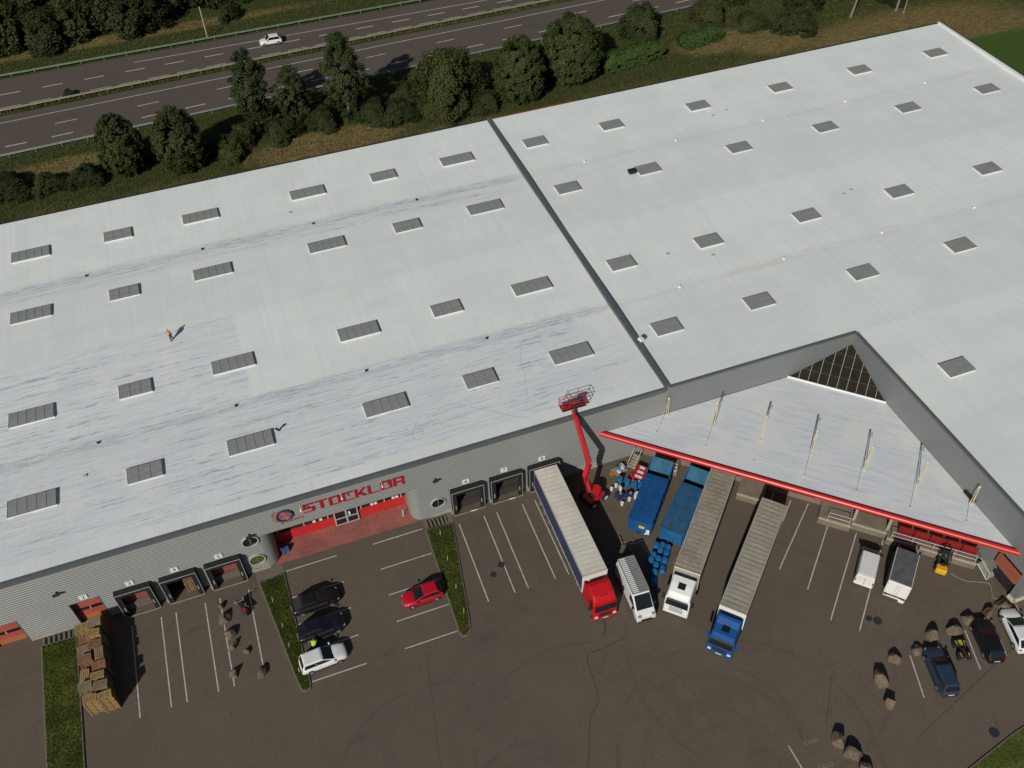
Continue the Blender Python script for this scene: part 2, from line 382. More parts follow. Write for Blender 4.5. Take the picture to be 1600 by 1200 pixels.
def light_grating(x0, x1, y0, y1, label):
    t = thing('light_well_grating', label, 'grating', ((x0+x1)/2,(y0+y1)/2,0), 0, 'dark light wells by the wall'); w = (x1-x0)/2; d = (y1-y0)/2
    MB().box(-w,w,-d,d,.02,.05).build('well', BLACK, t)
    for i in range(6):
        x = -w+2*w*i/5; MB().box(x-.1,x+.1,-d,d,.05,.14).build('bar', KERB, t)
light_grating(-26.9,-24.9,-1.35,-.35,'barred light well at the top of the lawn near the dock marked six')
light_grating(-64.9,-62.6,-1.35,-.35,'barred light well at the top of the lawn strip by the pallets')
# ------------------------------------------------------------------ warehouse
def mat_roof():
    t = NT('white_roof_coating'); p = t.n('ShaderNodeNewGeometry').outputs['Position']; x, y, z = t.xyz(p)
    wob = t.math('MULTIPLY_ADD', t.noise(t.map(p, (.25,.6,1)), 1.0, 4, .7), 2.4, -1.2)
    ragged = t.math('MULTIPLY_ADD', t.noise(t.map(p, (.5,3,1)), 1.0, 3, .6), 1.6, -.8)
    xw = t.math('ADD', x, ragged); yw = t.math('ADD', y, t.math('MULTIPLY', wob, .35))
    def rect(x0, x1, y0, y1, sx=.4, sy=.4, amt=1.0):
        a = t.math('MULTIPLY', t.ramp(xw, x0-sx, x0+sx), t.ramp(xw, x1-sx, x1+sx, 1, 0))
        b = t.math('MULTIPLY', t.ramp(yw, y0-sy, y0+sy), t.ramp(yw, y1-sy, y1+sy, 1, 0))
        return t.math('MULTIPLY', t.math('MULTIPLY', a, b), amt)
    thin = rect(-140, -4.8, 1.7, 14.6, .6, .25, .9)
    for a in ((-140,-40.6,14,28.4,.3,.25,.9), (-140,-1.2,39.6,43.2,2,.9,.85), (-43.6,-40.4,14,18,.3,.3,.0), (-8,-.8,2,10,3,1.5,.6),
              (-50,-4.8,13.2,14.9,1,.2,1.0), (-140,-45,13.2,16.5,1,.5,1.0)):
        thin = t.math('MAXIMUM', thin, rect(*a))
    thin = t.math('MULTIPLY', thin, t.ramp(t.noise(p, .3, 5, .65), .3, .55, .5, 1))
    st = t.noise(t.map(p, (.16, 4.2, 1)), 1.0, 5, .75)                         # roller streaks along the building
    st2 = t.noise(t.map(p, (.55, 7.5, 1), (0,0,.012)), 1.0, 4, .75)
    seam = t.noise(t.map(p, (.07, 2.6, 1)), 1.0, 2, .5)
    white = t.mix(t.ramp(t.noise(p, .16, 4, .6), .3, .7), (.715,.768,.735), (.79,.835,.80))
    white = t.mix(t.math('MULTIPLY', t.ramp(t.noise(t.map(p, (2.6,.05,1)), 1, 3, .6), .35, .7), .34), white, (.66,.70,.68))
    thinc = t.mix(t.ramp(st, .3, .66), (.60,.64,.675), (.76,.795,.815))
    thinc = t.mix(t.math('MULTIPLY', t.ramp(st2, .56, .67), .42), thinc, (.42,.45,.49))
    thinc = t.mix(t.math('MULTIPLY', t.math('MULTIPLY', t.ramp(seam, .60, .64), t.ramp(t.noise(t.map(p, (.9,4,1)), 1, 3, .6), .42, .6)), .65), thinc, (.24,.27,.31))
    ln = t.ramp(t.noise(t.map(p, (.22, 6.2, 1), (0,0,.006)), 1.0, 2, .6), .585, .62)
    thinc = t.mix(t.math('MULTIPLY', t.math('MULTIPLY', ln, t.ramp(t.noise(t.map(p, (.7,1.2,1)), 1, 3, .6), .42, .62)), .62), thinc, (.33,.36,.41))
    valley = t.ramp(t.math('ABSOLUTE', t.math('SUBTRACT', t.math('ABSOLUTE', t.math('SUBTRACT', y, 28.25)), 14.05)), .2, 1.1, 1, 0)
    vd = t.math('MULTIPLY', valley, t.ramp(st2, .42, .62)); vx = t.ramp(x, -2, 2, .75, .16)
    c = t.mix(thin, white, thinc)
    c = t.mix(t.math('MULTIPLY', vd, vx), c, (.36,.39,.40))
    c = t.mix(t.math('MULTIPLY', t.math('MULTIPLY', valley, t.ramp(x, 2, 6)), t.ramp(t.noise(t.map(p, (.12,1,1)), 1, 4, .7), .5, .7, 0, .45)), c, (.55,.53,.42))
    c = t.mix(t.ramp(t.noise(t.map(p, (.05,.3,1)), 1, 5, .7), .45, .75, 0, .16), c, (.52,.56,.56))
    sp = t.n('ShaderNodeTexVoronoi'); t.l(t.map(p, (.8,.8,1)), sp.inputs['Vector']); sp.inputs['Scale'].default_value = 1.0
    c = t.mix(t.ramp(sp.outputs['Distance'], .03, .07, .35, 0), c, (.4,.42,.42))
    rib = t.math('FRACT', t.math('MULTIPLY', x, 1.15)); rl = t.ramp(t.math('ABSOLUTE', t.math('SUBTRACT', rib, .5)), .0, .08, .10, 0)
    c = t.mix(rl, c, (.5,.52,.53))
    t.col(c); t.b.inputs['Roughness'].default_value = .62; t.b.inputs['Specular IOR Level'].default_value = .3
    t.bump(t.noise(t.map(p, (.6,6,1)), 1, 4, .7), .12, .05); return t.m
ROOF = mat_roof()
def mat_canopyroof():
    t = NT('canopy_coating'); p = t.n('ShaderNodeNewGeometry').outputs['Position']
    q = t.map(p, (1,1,1), (0,0,R(42.3)))
    st = t.noise(t.map(q, (.25,5,1)), 1, 5, .75); st2 = t.noise(t.map(q, (.4,10,1)), 1, 4, .7)
    a = t.mix(t.ramp(st, .3, .68), (.56,.60,.64), (.71,.74,.755)); a = t.mix(t.math('MULTIPLY', t.ramp(st2, .52, .66), .5), a, (.38,.42,.46))
    pat = t.ramp(t.noise(p, .17, 4, .55, .4), .5, .6)
    t.col(t.mix(t.math('MULTIPLY', pat, .85), a, (.70,.70,.675))); t.b.inputs['Roughness'].default_value = .65
    t.bump(st2, .2, .03); return t.m
CROOF = mat_canopyroof()
CLAD = M('grey_cladding', (.265,.275,.265), .5, .15, .06, .35); FASC = M('grey_flashing', (.125,.14,.15), .5, .2, .1, .4)
PANELG = M('smooth_grey_panel', (.215,.228,.228), .5, .15, .06, .3); REDST = M('red_gloss_steel', (.50,.02,.018), .35, 0, .06, .5, 0, .5, 0, .3)
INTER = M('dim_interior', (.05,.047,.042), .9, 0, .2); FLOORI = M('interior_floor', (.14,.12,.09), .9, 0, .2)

wh = thing('warehouse', 'huge grey clad logistics warehouse with white coated roof and loading docks', 'warehouse')
YB = [57.1, 42.3, 28.3, 14.2, 0.0, -14.1, -28.2, -29.4]
def rz_(y):
    pts = [(57.1,H-.02),(42.3,H-.3),(28.3,H-.02),(14.2,H-.3),(0,H-.05),(-14.1,H-.3),(-28.2,H-.05),(-29.4,H-.05)]
    for (a, za), (b, zb) in zip(pts, pts[1:]):
        if b <= y <= a: return zb+(za-zb)*(y-b)/(a-b)
    return H
def roof(x0, x1, ys, name='roof'):
    mb = MB()
    for a, b in zip(ys, ys[1:]):
        mb.hexa([(x0,b,rz_(b)-.4),(x1,b,rz_(b)-.4),(x1,a,rz_(a)-.4),(x0,a,rz_(a)-.4)], [(x0,b,rz_(b)),(x1,b,rz_(b)),(x1,a,rz_(a)),(x0,a,rz_(a))])
    return mb.build(name, ROOF, wh)
roof(-110, -.02, [56.95,42.3,28.3,14.2,.12]); roof(.62, 77.3, [56.95,42.3,28.3,14.2,.0]); roof(23.15, 77.3, [.0,-14.1,-28.2,-29.3])
# raised joint between the two halls, fascias and copings
MB().box(-.02,.62,.05,57.1,H-.6,H+.16).build('expansion_joint_cap', FASC, wh, bevel=.03)
MB().box(-110,-.02,-.14,.12,H-.52,H+.05).build('fascia', FASC, wh); MB().box(.62,23.0,-.1,.14,H-.12,H+.12).build('fascia', FASC, wh)
MB().box(22.9,23.18,-29.5,-.1,H-.12,H+.12).build('fascia', FASC, wh)
MB().box(-110,.4,56.95,57.2,H-.6,H+.05).build('coping', DARK, wh); MB().box(.4,14,56.95,57.2,H-.6,H+.06).build('coping', M('red_coping',(.17,.045,.03),.6), wh)
MB().box(14,77.3,56.95,57.2,H-.6,H+.06).build('coping', DARK, wh)
MB().box(77.3,77.75,-29.4,57.2,H-.5,H+.14).build('parapet', M('white_parapet',(.72,.74,.73),.6), wh)
MB().box(77.75,78.0,-29.4,57.2,H-.5,H+.15).build('coping', DARK, wh)
# corrugated cladding
PROF = [(0,0),(.34,0),(.46,.038),(.86,.038)]; PITCH = .32
def clad_path(mb, path, z0, z1):
    zs = {round(z0,4): None, round(z1,4): None}
    k0 = int(z0/PITCH)-1
    for k in range(k0, int(z1/PITCH)+2):
        for f, d in PROF:
            z = k*PITCH+f*PITCH
            if z0 < z < z1: zs[round(z,4)] = d
    def dep(z):
        f = (z/PITCH) % 1.0; pp = PROF+[(1.0,0)]
        for (a, da), (b, db) in zip(pp, pp[1:]):
            if a <= f <= b: return da+(db-da)*(f-a)/(b-a)
        return 0
    rows = sorted(zs); n = len(path); nor = []
    for i in range(n):
        a = Vector(path[max(0,i-1)]); b = Vector(path[min(n-1,i+1)]); d = (b-a).normalized(); nor.append(Vector((d.y, -d.x)))
    k = len(mb.v)
    for z in rows:
        d = dep(z)
        for i in range(n): mb.v.append((path[i][0]+nor[i].x*d, path[i][1]+nor[i].y*d, z))
    for j in range(len(rows)-1):
        for i in range(n-1): mb.f.append((k+j*n+i, k+j*n+i+1, k+(j+1)*n+i+1, k+(j+1)*n+i))
def clad_wall(x0, x1, z0, z1, openings, parent=wh):
    cuts = sorted(set([z0, z1]+[c for o in openings for c in (o[2], o[3]) if z0 < c < z1])); mb = MB()
    for a, b in zip(cuts, cuts[1:]):
        mid = (a+b)/2; segs = []; x = x0
        for o in sorted(o for o in openings if o[2] < mid < o[3]):
            if o[0] > x: segs.append((x, o[0]))
            x = o[1]
        segs.append((x, x1))
        for s0, s1 in segs: clad_path(mb, [(s0,0),(s1,0)], a, b)
    return mb.build('wall', CLAD, parent, fix=False)
DOCKS_L = [(-57.35,-54.0,3),(-53.15,-49.75,4),(-48.9,-45.47,5)]; DOCKS_R = [(-23.93,-20.45,6),(-19.67,-16.2,7),(-15.42,-12.0,8)]
opL = [(-69.3,-66.05,0,3.68),(-61.4,-58.66,0,3.68)]+[(a+.1,b-.1,0,3.55) for a, b, k in DOCKS_L]
opR = [(a+.1,b-.1,0,3.55) for a, b, k in DOCKS_R]
clad_wall(-110,-43.2,0,H-.5,opL); clad_wall(-27.0,0.3,0,H-.5,opR); clad_wall(-43.2,-27.0,5.42,H-.5,[])
def arc(cx, cy, r, a0, a1, n=10): return [(cx+r*math.cos(R(a0+(a1-a0)*i/n)), cy+r*math.sin(R(a0+(a1-a0)*i/n))) for i in range(n+1)]
mb = MB(); clad_path(mb, arc(-43.2,1.15,1.15,-90,0)+[(-42.05,2.62)], 0, 5.42); mb.build('curved_wall', CLAD, wh, True, fix=False)
mb = MB(); clad_path(mb, [(-28.15,2.62)]+arc(-27.0,1.15,1.15,180,270), 0, 5.42); mb.build('curved_wall', CLAD, wh, True, fix=False)
MB().box(-44.0,-26.2,.05,2.9,5.3,5.42).build('soffit', PANELG, wh)
# other walls
MB().box(.3,23.2,-.02,.25,0,H-.1).build('wall', PANELG, wh); MB().box(23.0,23.25,-25.9,.0,0,H-.1).build('wall', PANELG, wh)
MB().box(23.0,23.25,-29.4,-25.9,3.9,H-.1).box(23.0,23.25,-26.25,-25.9,0,3.9).box(23.0,23.25,-29.4,-28.9,0,3.9).build('wall', PANELG, wh)
MB().box(23.0,77.5,-29.6,-29.4,.45,H-.1).build('wall', PANELG, wh); MB().box(77.4,77.7,-29.4,57.0,0,H-.5).build('wall', PANELG, wh)
MB().box(-110,77.4,56.8,57.05,0,H-.55).build('wall', PANELG, wh); MB().box(-110,-109.8,0,57,0,H-.5).build('wall', PANELG, wh)
MB().box(22.9,77.6,-29.72,-29.6,0,.45).box(22.86,23.0,-29.72,-28.9,0,.45).build('plinth', M('pale_plinth',(.62,.58,.46),.8), wh)
MB().box(-66.0,-61.45,-.09,-.05,0,.32).build('plinth', CONC, wh); MB().box(-12.0,-6.6,-.13,-.08,0,.95).build('plinth', CONC, wh)
mb = MB(); mb.hexa([(-26.4,-.1,0),(-23.95,-.1,0),(-23.95,-.05,0),(-26.4,-.05,0)], [(-26.4,-.1,.1),(-23.95,-.1,.62),(-23.95,-.05,.62),(-26.4,-.05,.1)]); mb.build('plinth', CONC, wh); mb = MB()
mb.hexa([(-45.4,-.1,0),(-43.0,-.1,0),(-43.0,-.05,0),(-45.4,-.05,0)], [(-45.4,-.1,.6),(-43.0,-.1,.1),(-43.0,-.05,.1),(-45.4,-.05,.6)]); mb.build('plinth', CONC, wh)
# recessed entrance
MB().box(-42.6,-27.6,2.62,2.8,0,1.35).build('red_dado', REDW, wh)
ent = MB().box(-42.6,-27.6,2.72,2.82,1.35,5.35).build('entrance_glazing', GLASS, wh)
for x in (-41.6,-38.9,-36.4,-32.9,-30.4,-28.6): MB().box(x-.05,x+.05,2.6,2.72,1.35,5.3).build('mullion', LGREY, ent)
MB().box(-42.5,-28.2,2.58,2.72,1.33,1.42).build('window_sill', REDW, ent)
for x in (-38.0,-37.3,-31.9,-31.5,-29.6,-29.2): MB().box(x,x+.3,2.64,2.7,1.45,1.75).build('window_poster', WHITE, ent)
dr = MB().box(-35.75,-33.35,2.5,2.6,0,2.3).build('entrance_door', GLASS, wh)
MB().box(-35.8,-35.68,2.42,2.5,0,2.35).box(-34.62,-34.45,2.42,2.5,0,2.35).box(-33.42,-33.3,2.42,2.5,0,2.35).box(-35.68,-33.42,2.43,2.5,0,.1).box(-35.68,-33.42,2.43,2.5,1.0,1.1).box(-35.68,-33.42,2.43,2.5,2.25,2.35).build('door_frame', LGREY, dr)
MB().box(-34.3,-34.1,2.36,2.42,1.35,1.9).build('door_notice', WHITE, dr)
REDF = M('worn_red_floor', (.30,.105,.085), .85, 0, .3, .5, .1)
tag(MB().prism([(-42.05,.0),(-43.0,.06),(-27.2,.06),(-28.15,.0),(-28.15,2.62),(-42.05,2.62)][0:1]+[(-27.2,.0),(-28.15,1.15),(-28.15,2.62),(-42.05,2.62),(-42.05,1.15),(-43.0,.0)], -.02, .03).build('entrance_floor', REDF), kind='structure', label='worn red painted floor of the recessed entrance')
# docks
def dock(x0, x1, k, style):
    w = (x1-x0)/2; cx = (x0+x1)/2
    d = MB().box(-w,w,-.7,-.05,3.5,3.72).box(-w,-w+.2,-.7,-.05,0,3.5).box(w-.2,w,-.7,-.05,0,3.5).build('dock_shelter', BLACK, wh, loc=(cx,0,0))
    MB().box(-w,w,-.74,-.7,3.67,3.73).box(-w,-w+.05,-.74,-.7,0,3.67).box(w-.05,w,-.74,-.7,0,3.67).build('edge_trim', M('trim_grey',(.34,.345,.34),.5), d)
    for q in ((-w+.2,-w+.5,.0,3.2),(w-.5,w-.2,.0,3.2),(-w+.2,w-.2,3.2,3.5)): MB().box(q[0],q[1],-.66,-.63,q[2],q[3]).build('curtain', BLACK, d)
    for q in (-w+.3, w-.38): MB().box(q,q+.08,-.69,-.66,.9,1.5).build('guide_mark', LGREY, d)
    if style != 'open': MB().box(-w+.15,w-.15,.05,.4,0,.9).build('dock_edge', FLOORI if style == 'red' else M('dark_edge',(.04,.034,.028),.9), d)
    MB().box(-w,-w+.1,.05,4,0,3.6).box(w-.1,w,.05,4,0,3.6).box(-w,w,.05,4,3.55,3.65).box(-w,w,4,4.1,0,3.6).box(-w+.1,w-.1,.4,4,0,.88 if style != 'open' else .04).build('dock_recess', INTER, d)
    MB().box(-w,w,-.86,-.76,.0,.1).build('sill', M('sill_concrete',(.25,.225,.165),.9), d)
    MB().box(-w-.18,-w-.02,-.55,-.06,0,.5).build('bollard', CONC, d)
    if style == 'red':
        for i in range(4): MB().box(-w+.15,w-.15,.42,.47,.92+i*.64,.92+i*.64+.62).build('door_panel', M('dock_door_red',(.30,.075,.055),.55,0,.15,.7), d)
    if style == 'dark':
        MB().box(-w+.3,w-.3,.9,.96,.9,3.5).build('door_panel', M('brown_door',(.04,.026,.02),.7,0,.3,.7), d)
        MB().box(.1,.8,-.95,-.9,.14,.26).build('kerb_mark', WHITE, d)
    return d
for (a, b, k), st in zip(DOCKS_L+DOCKS_R, ['red','open','red','dark','dark','open']): dock(a, b, k, st)
def sect_door(x0, x1, name='sectional_door'):
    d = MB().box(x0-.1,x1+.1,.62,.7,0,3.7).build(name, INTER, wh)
    MB().box(x0,x0+.06,-.06,.62,0,3.7).box(x1-.06,x1,-.06,.62,0,3.7).box(x0,x1,-.06,.62,3.62,3.7).build('reveal', FASC, d)
    hs = [(0,.75,(.44,.15,.05)),(.76,1.5,(.42,.085,.07)),(1.52,1.95,None),(1.97,2.75,(.42,.085,.075)),(2.77,3.6,(.43,.11,.10))]
    for i, (a, b, c) in enumerate(hs):
        if c is None:
            MB().box(x0+.1,x1-.1,.5,.6,a,b).build('window_band', GLASS, d); MB().box((x0+x1)/2-.05,(x0+x1)/2+.05,.47,.5,a,b).build('window_post', LGREY, d)
        else: MB().box(x0+.08,x1-.08,.5,.6,a,b).build('panel', M('door_red_%d' % i, c, .5, 0, .12, .8), d)
sect_door(-69.3,-66.05); sect_door(-61.4,-58.66)
def floodlight(x):
    b = MB().box(x-.3,x+.3,-.5,-.3,6.05,6.25).build('floodlight', DARK, wh); MB().box(x-.05,x+.05,-.3,-.04,6.1,6.2).build('bracket', DARK, b)
for x in (-61.6,-43.95,-25.3): floodlight(x)
def round_window(x, z, r, gm):
    mb = MB(); n = 28; a = [(x+(r+.1)*math.cos(2*math.pi*i/n), z+(r+.1)*math.sin(2*math.pi*i/n)) for i in range(n)]; b = [(x+r*math.cos(2*math.pi*i/n), z+r*math.sin(2*math.pi*i/n)) for i in range(n)]
    for i in range(n):
        j = (i+1)%n; mb.hexa([(b[i][0],-.04,b[i][1]),(a[i][0],-.04,a[i][1]),(a[j][0],-.04,a[j][1]),(b[j][0],-.04,b[j][1])], [(b[i][0],-.2,b[i][1]),(a[i][0],-.2,a[i][1]),(a[j][0],-.2,a[j][1]),(b[j][0],-.2,b[j][1])])
    w = mb.build('round_window', LGREY, wh); MB().cyl((x,-.04,z),(x,-.075,z), r, r, 28).build('pane', gm, w)
    MB().box(x-.03,x+.03,-.12,-.075,z-r,z+r).build('glazing_bar', GREY, w)
round_window(-44.05,5.1,.72,GLASS); round_window(-44.05,1.95,.72,M('yellowed_glass',(.10,.09,.02),.15,0,.4,1.2)); round_window(-25.3,2.2,.68,GLASS)
# name sign
SIGNR = M('sign_red', (.42,.008,.022), .45, 0, .05)
sg = thing('name_sign', 'big red capital letters STOCKLOR on the grey front wall above the entrance', 'sign', (-38.45,-.06,6.85))
lw, lh, th, tv = 1.12, 1.25, .14, .27
def rects(l):
    c = .1
    if l == 'S': return [[(0,lh-th),(lw,lh-th),(lw,lh),(c,lh),(0,lh-c)],[(0,lh/2-th*.6),(tv,lh/2+th*.4),(tv,lh-th),(0,lh-th)],[(0.02,lh/2-th*.6),(lw-.02,lh/2-th*.6),(lw,lh/2-th*.6+c),(lw,lh/2+th*.5),(0,lh/2+th*.5)],[(lw-tv,th),(lw,th),(lw,lh/2-th*.6+c),(lw-tv,lh/2-th*.6)],[(0,0),(lw-c,0),(lw,c),(lw,th),(0,th)]]
    if l == 'T': return [[(0,lh-th),(lw,lh-th),(lw,lh),(0,lh)],[(lw/2-tv*.55,0),(lw/2+tv*.55,0),(lw/2+tv*.55,lh-th),(lw/2-tv*.55,lh-th)]]
    if l == 'O': return [[(0,lh-th),(lw,lh-th),(lw,lh-.05),(lw-c,lh),(c,lh),(0,lh-.05)],[(0,th),(tv,th),(tv,lh-th),(0,lh-th)],[(lw-tv,th),(lw,th),(lw,lh-th),(lw-tv,lh-th)],[(c,0),(lw-c,0),(lw,.05),(lw,th),(0,th),(0,.05)]]
    if l == 'C': return [[(0,lh-th),(lw,lh-th),(lw,lh),(c,lh),(0,lh-.05)],[(0,th),(tv,th),(tv,lh-th),(0,lh-th)],[(c,0),(lw,0),(lw,th),(0,th),(0,.05)]]
    if l == 'K': return [[(0,0),(tv,0),(tv,lh),(0,lh)],[(tv,lh*.42),(lw-.32,lh),(lw,lh),(tv,lh*.2+.02)],[(tv+.12,lh*.46),(tv+.28,lh*.62),(lw+.05,0),(lw-.3,0)]]
    if l == 'L': return [[(0,0),(tv,0),(tv,lh),(0,lh)],[(tv,0),(lw,0),(lw,th),(tv,th)]]
    if l == 'R': return [[(0,0),(tv,0),(tv,lh-th),(0,lh-th)],[(0,lh-th),(lw,lh-th),(lw,lh-.08),(lw-c,lh),(0,lh)],[(lw-tv,lh*.42),(lw,lh*.5),(lw,lh-th),(lw-tv,lh-th)],[(tv,lh*.36),(lw-tv,lh*.36),(lw-tv,lh*.5),(tv,lh*.5)],[(lw-tv,0),(lw,0),(lw,lh*.36),(lw-.1,lh*.43),(lw-tv,lh*.42)]]
for i, l in enumerate('STOCKLOR'):
    mb = MB()
    for q in rects(l): mb.extr([(p[0]+i*1.283, p[1]) for p in q], -.06, 0)
    mb.build('letter', SIGNR, sg)
for i, x in enumerate((-38.6,-34.62,-30.62)):
    t = thing('sign_lamp', ['white lamp arm left of the letter S','white lamp arm above the first letter O','white lamp arm above the last letter O'][i], 'lamp', (x,0,8.3), 0, 'lamps over the name sign')
    MB().tube([(0,-.03,0),(0,-.75,.1)], .025).build('arm', WHITE, t); MB().cyl((0,-.7,.13),(0,-.95,.0), .06, .1, 10).build('lamp_head', WHITE, t)
lg = thing('round_emblem', 'round blue and red emblem with orange lettering left of the name sign', 'sign', (-40.25,-.06,7.5))
NAVY = M('emblem_navy',(.045,.06,.10),.35); 
mb = MB(); n = 32
for i in range(n):
    j = (i+1)%n; q = lambda r, k: (r*math.cos(2*math.pi*k/n), r*math.sin(2*math.pi*k/n))
    a, b, c_, d_ = q(.66,i), q(.80,i), q(.80,j), q(.66,j)
    mb.hexa([(a[0],0,a[1]),(b[0],0,b[1]),(c_[0],0,c_[1]),(d_[0],0,d_[1])], [(a[0],-.2,a[1]),(b[0],-.2,b[1]),(c_[0],-.2,c_[1]),(d_[0],-.2,d_[1])])
mb.build('ring', NAVY, lg); MB().cyl((0,0,0),(0,-.06,0), .66, .66, 32).build('disc', M('emblem_silver',(.4,.42,.47),.3,.5), lg)
EMR = M('emblem_red',(.45,.04,.06),.4)
mb = MB()
for pth in ([(.5,.22),(.1,.36),(-.3,.3),(-.45,.1),(-.2,-.02),(.2,-.02),(.46,-.14),(.3,-.32),(-.1,-.36),(-.5,-.2)],):
    for a, b in zip(pth, pth[1:]): mb.cyl((a[0],-.08,a[1]),(b[0],-.08,b[1]), .085, .085, 6)
mb.build('red_swirl', EMR, lg)
ORT = M('orange_lettering',(.5,.17,.07),.6)
o = obj('lettering', text_mesh('LOGISTICS', .46, 'lettering', ORT, .05), lg); o.location = (.55,-.04,-1.1); o.rotation_euler = (R(90),0,0)
for i in range(7):                                                          # arched row of unreadable orange strokes at the emblem's left
    a = R(222-i*14); mb = MB(); mt = Matrix.Rotation(-(a-R(90)), 3, 'Y')
    mb.obox((1.12*math.cos(a),-.02,1.12*math.sin(a)), (.035,.02,.14), 0, mt); mb.obox((1.12*math.cos(a+.07),-.02,1.12*math.sin(a+.07)), (.07,.02,.035), 0, mt)
    mb.build('arched_stroke', ORT, lg)
for k, x in ((2,-59.85),(3,-55.65),(4,-51.5),(5,-47.3),(6,-22.15),(7,-18.0),(8,-13.8)):
    t = thing('number_sign', 'white square wall plate with the black number %d' % k, 'sign', (x,-.06,4.3), 0, 'dock number plates')
    MB().box(-.36,.36,-.05,0,-.31,.31).build('plate', WHITE, t)
    o = obj('numeral', text_mesh(str(k), .62, 'numeral', BLACK, .012), t); o.location = (0,-.062,0); o.rotation_euler = (R(90),0,0)

# ------------------------------------------------------------------ canopy over the corner docks
EA = Vector((-7.25,0,0)); EB = Vector((23.0,-27.5,0)); ED = (EB-EA).normalized(); EN = Vector((-ED.y, ED.x, 0))
if EN.y < 0: EN = -EN
CZ = 5.5
def ep(s, d, z=0.0): 
    p = EA+ED*s+EN*d; return (p.x, p.y, z)
cn = MB().prism([(-7.1,-.08),(22.97,-27.4),(22.97,-7.0),(15.5,-.08)], CZ-.3, CZ).build('canopy', CROOF, wh)
prof = []
for i in range(9):
    a = R(-100+i*25); prof.append((-.32*math.cos(a), .32*math.sin(a)))
mb = MB(); mb.loft([[tuple(Vector(ep(s, .12+q[0]))+Vector((0,0,CZ-.12+q[1]))) for q in prof] for s in (0, 41.4)], True); mb.build('red_edge_beam', REDST, cn, False)
mb = MB(); mb.hexa([ep(.2,.1,CZ-.42),ep(40.6,.1,CZ-.42),ep(40.6,.45,CZ-.42),ep(.2,.45,CZ-.42)], [ep(.2,.1,CZ+.12),ep(40.6,.1,CZ+.12),ep(40.6,.45,CZ+.05),ep(.2,.45,CZ+.05)]); mb.build('edge_flashing', M('dark_red_flashing',(.16,.02,.02),.5), cn)
# glazed corner
ga = Vector((15.5,-.06,CZ)); gb = Vector((22.97,-7.0,CZ)); gp = Vector((22.95,-.1,7.75)); gu = (gb-ga).normalized(); gl = (gb-ga).length
foot = ga+gu*((gp-ga).dot(gu)); gv = (gp-foot).normalized(); gh = (gp-foot).length; fu = (gp-ga).dot(gu)
def clip(poly, inside, cut):
    out = []
    for i in range(len(poly)):
        a, b = poly[i-1], poly[i]; ia, ib = inside(a), inside(b)
        if ia != ib: out.append(cut(a, b))
        if ib: out.append(b)
    return out
def half(poly, p, q):
    s = lambda r: (q[0]-p[0])*(r[1]-p[1])-(q[1]-p[1])*(r[0]-p[0])
    def cut(a, b):
        sa, sb = s(a), s(b); t_ = sa/(sa-sb); return (a[0]+(b[0]-a[0])*t_, a[1]+(b[1]-a[1])*t_)
    return clip(poly, lambda r: s(r) >= -1e-9, cut)
GL = M('brown_tinted_glass', (.030,.026,.016), .12, 0, .35, .5, 0, .6); gn = gu.cross(gv)
nc, nr = 10, 4
for i in range(nc):
    for j in range(nr):
        u0, u1, v0, v1 = gl*i/nc+.045, gl*(i+1)/nc-.045, gh*j/nr+.03, gh*(j+1)/nr-.03
        q = half(half([(u0,v0),(u1,v0),(u1,v1),(u0,v1)], (gl,0), (fu,gh)), (fu,gh), (0,0))
        if len(q) < 3: continue
        MB().slab([ga+gu*a+gv*b for a, b in q], .03).build('pane', GL, cn)
mb = MB()
for i in range(1, nc):
    u = gl*i/nc; vt = gh*min(u/fu, (gl-u)/(gl-fu))
    mb.cyl(ga+gu*u+gn*.04, ga+gu*u+gv*vt+gn*.04, .028, .028, 6)
mb.build('glazing_mullion', LGREY, cn)
mb = MB()
for j in range(1, nr):
    v = gh*j/nr; mb.cyl(ga+gu*(fu*v/gh)+gv*v-gn*.03, ga+gu*(gl-(gl-fu)*v/gh)+gv*v-gn*.03, .03, .03, 6)
mb.build('glazing_purlin', M('pale_purlin',(.20,.16,.08),.6), cn)
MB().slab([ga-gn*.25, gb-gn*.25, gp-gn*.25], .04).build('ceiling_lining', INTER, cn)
MB().tube([ga+Vector((-.2,.0,.05)), gb+Vector((.0,-.25,.05))], .13, 6).build('glazing_curb', WHITE, cn)
# dock wall, platforms under the canopy
dwall = MB(); dwall.hexa([ep(3.2,3.4,0),ep(38.7,3.4,0),ep(38.7,3.65,0),ep(3.4,3.65,0)], [ep(3.2,3.4,CZ-.3),ep(38.7,3.4,CZ-.3),ep(38.7,3.65,CZ-.3),ep(3.4,3.65,CZ-.3)])
dwall.build('dock_wall', M('dock_wall_paint',(.22,.15,.12),.7,0,.2,.4), wh)
def plat(s0, s1, d0=1.0, z=.92):
    mb = MB(); mb.hexa([ep(s0,d0,0),ep(s1,d0,0),ep(s1,3.4,0),ep(s0,3.4,0)], [ep(s0,d0,z),ep(s1,d0,z),ep(s1,3.4,z),ep(s0,3.4,z)])
    o = mb.build('dock_platform', M('platform_concrete',(.19,.16,.115),.85,0,.2,.9,.2), wh)
    mb = MB(); mb.hexa([ep(s0,d0-.05,z-.12),ep(s1,d0-.05,z-.12),ep(s1,d0+.15,z-.12),ep(s0,d0+.15,z-.12)], [ep(s0,d0-.05,z+.03),ep(s1,d0-.05,z+.03),ep(s1,d0+.15,z+.03),ep(s0,d0+.15,z+.03)])
    mb.build('platform_edge', M('edge_angle',(.42,.38,.32),.6), o); return o
plat(15.0,17.7); plat(23.4,26.6); plat(26.65,30.1,1.5); plat(30.15,38.6,.9); plat(5.6,8.4,1.6)
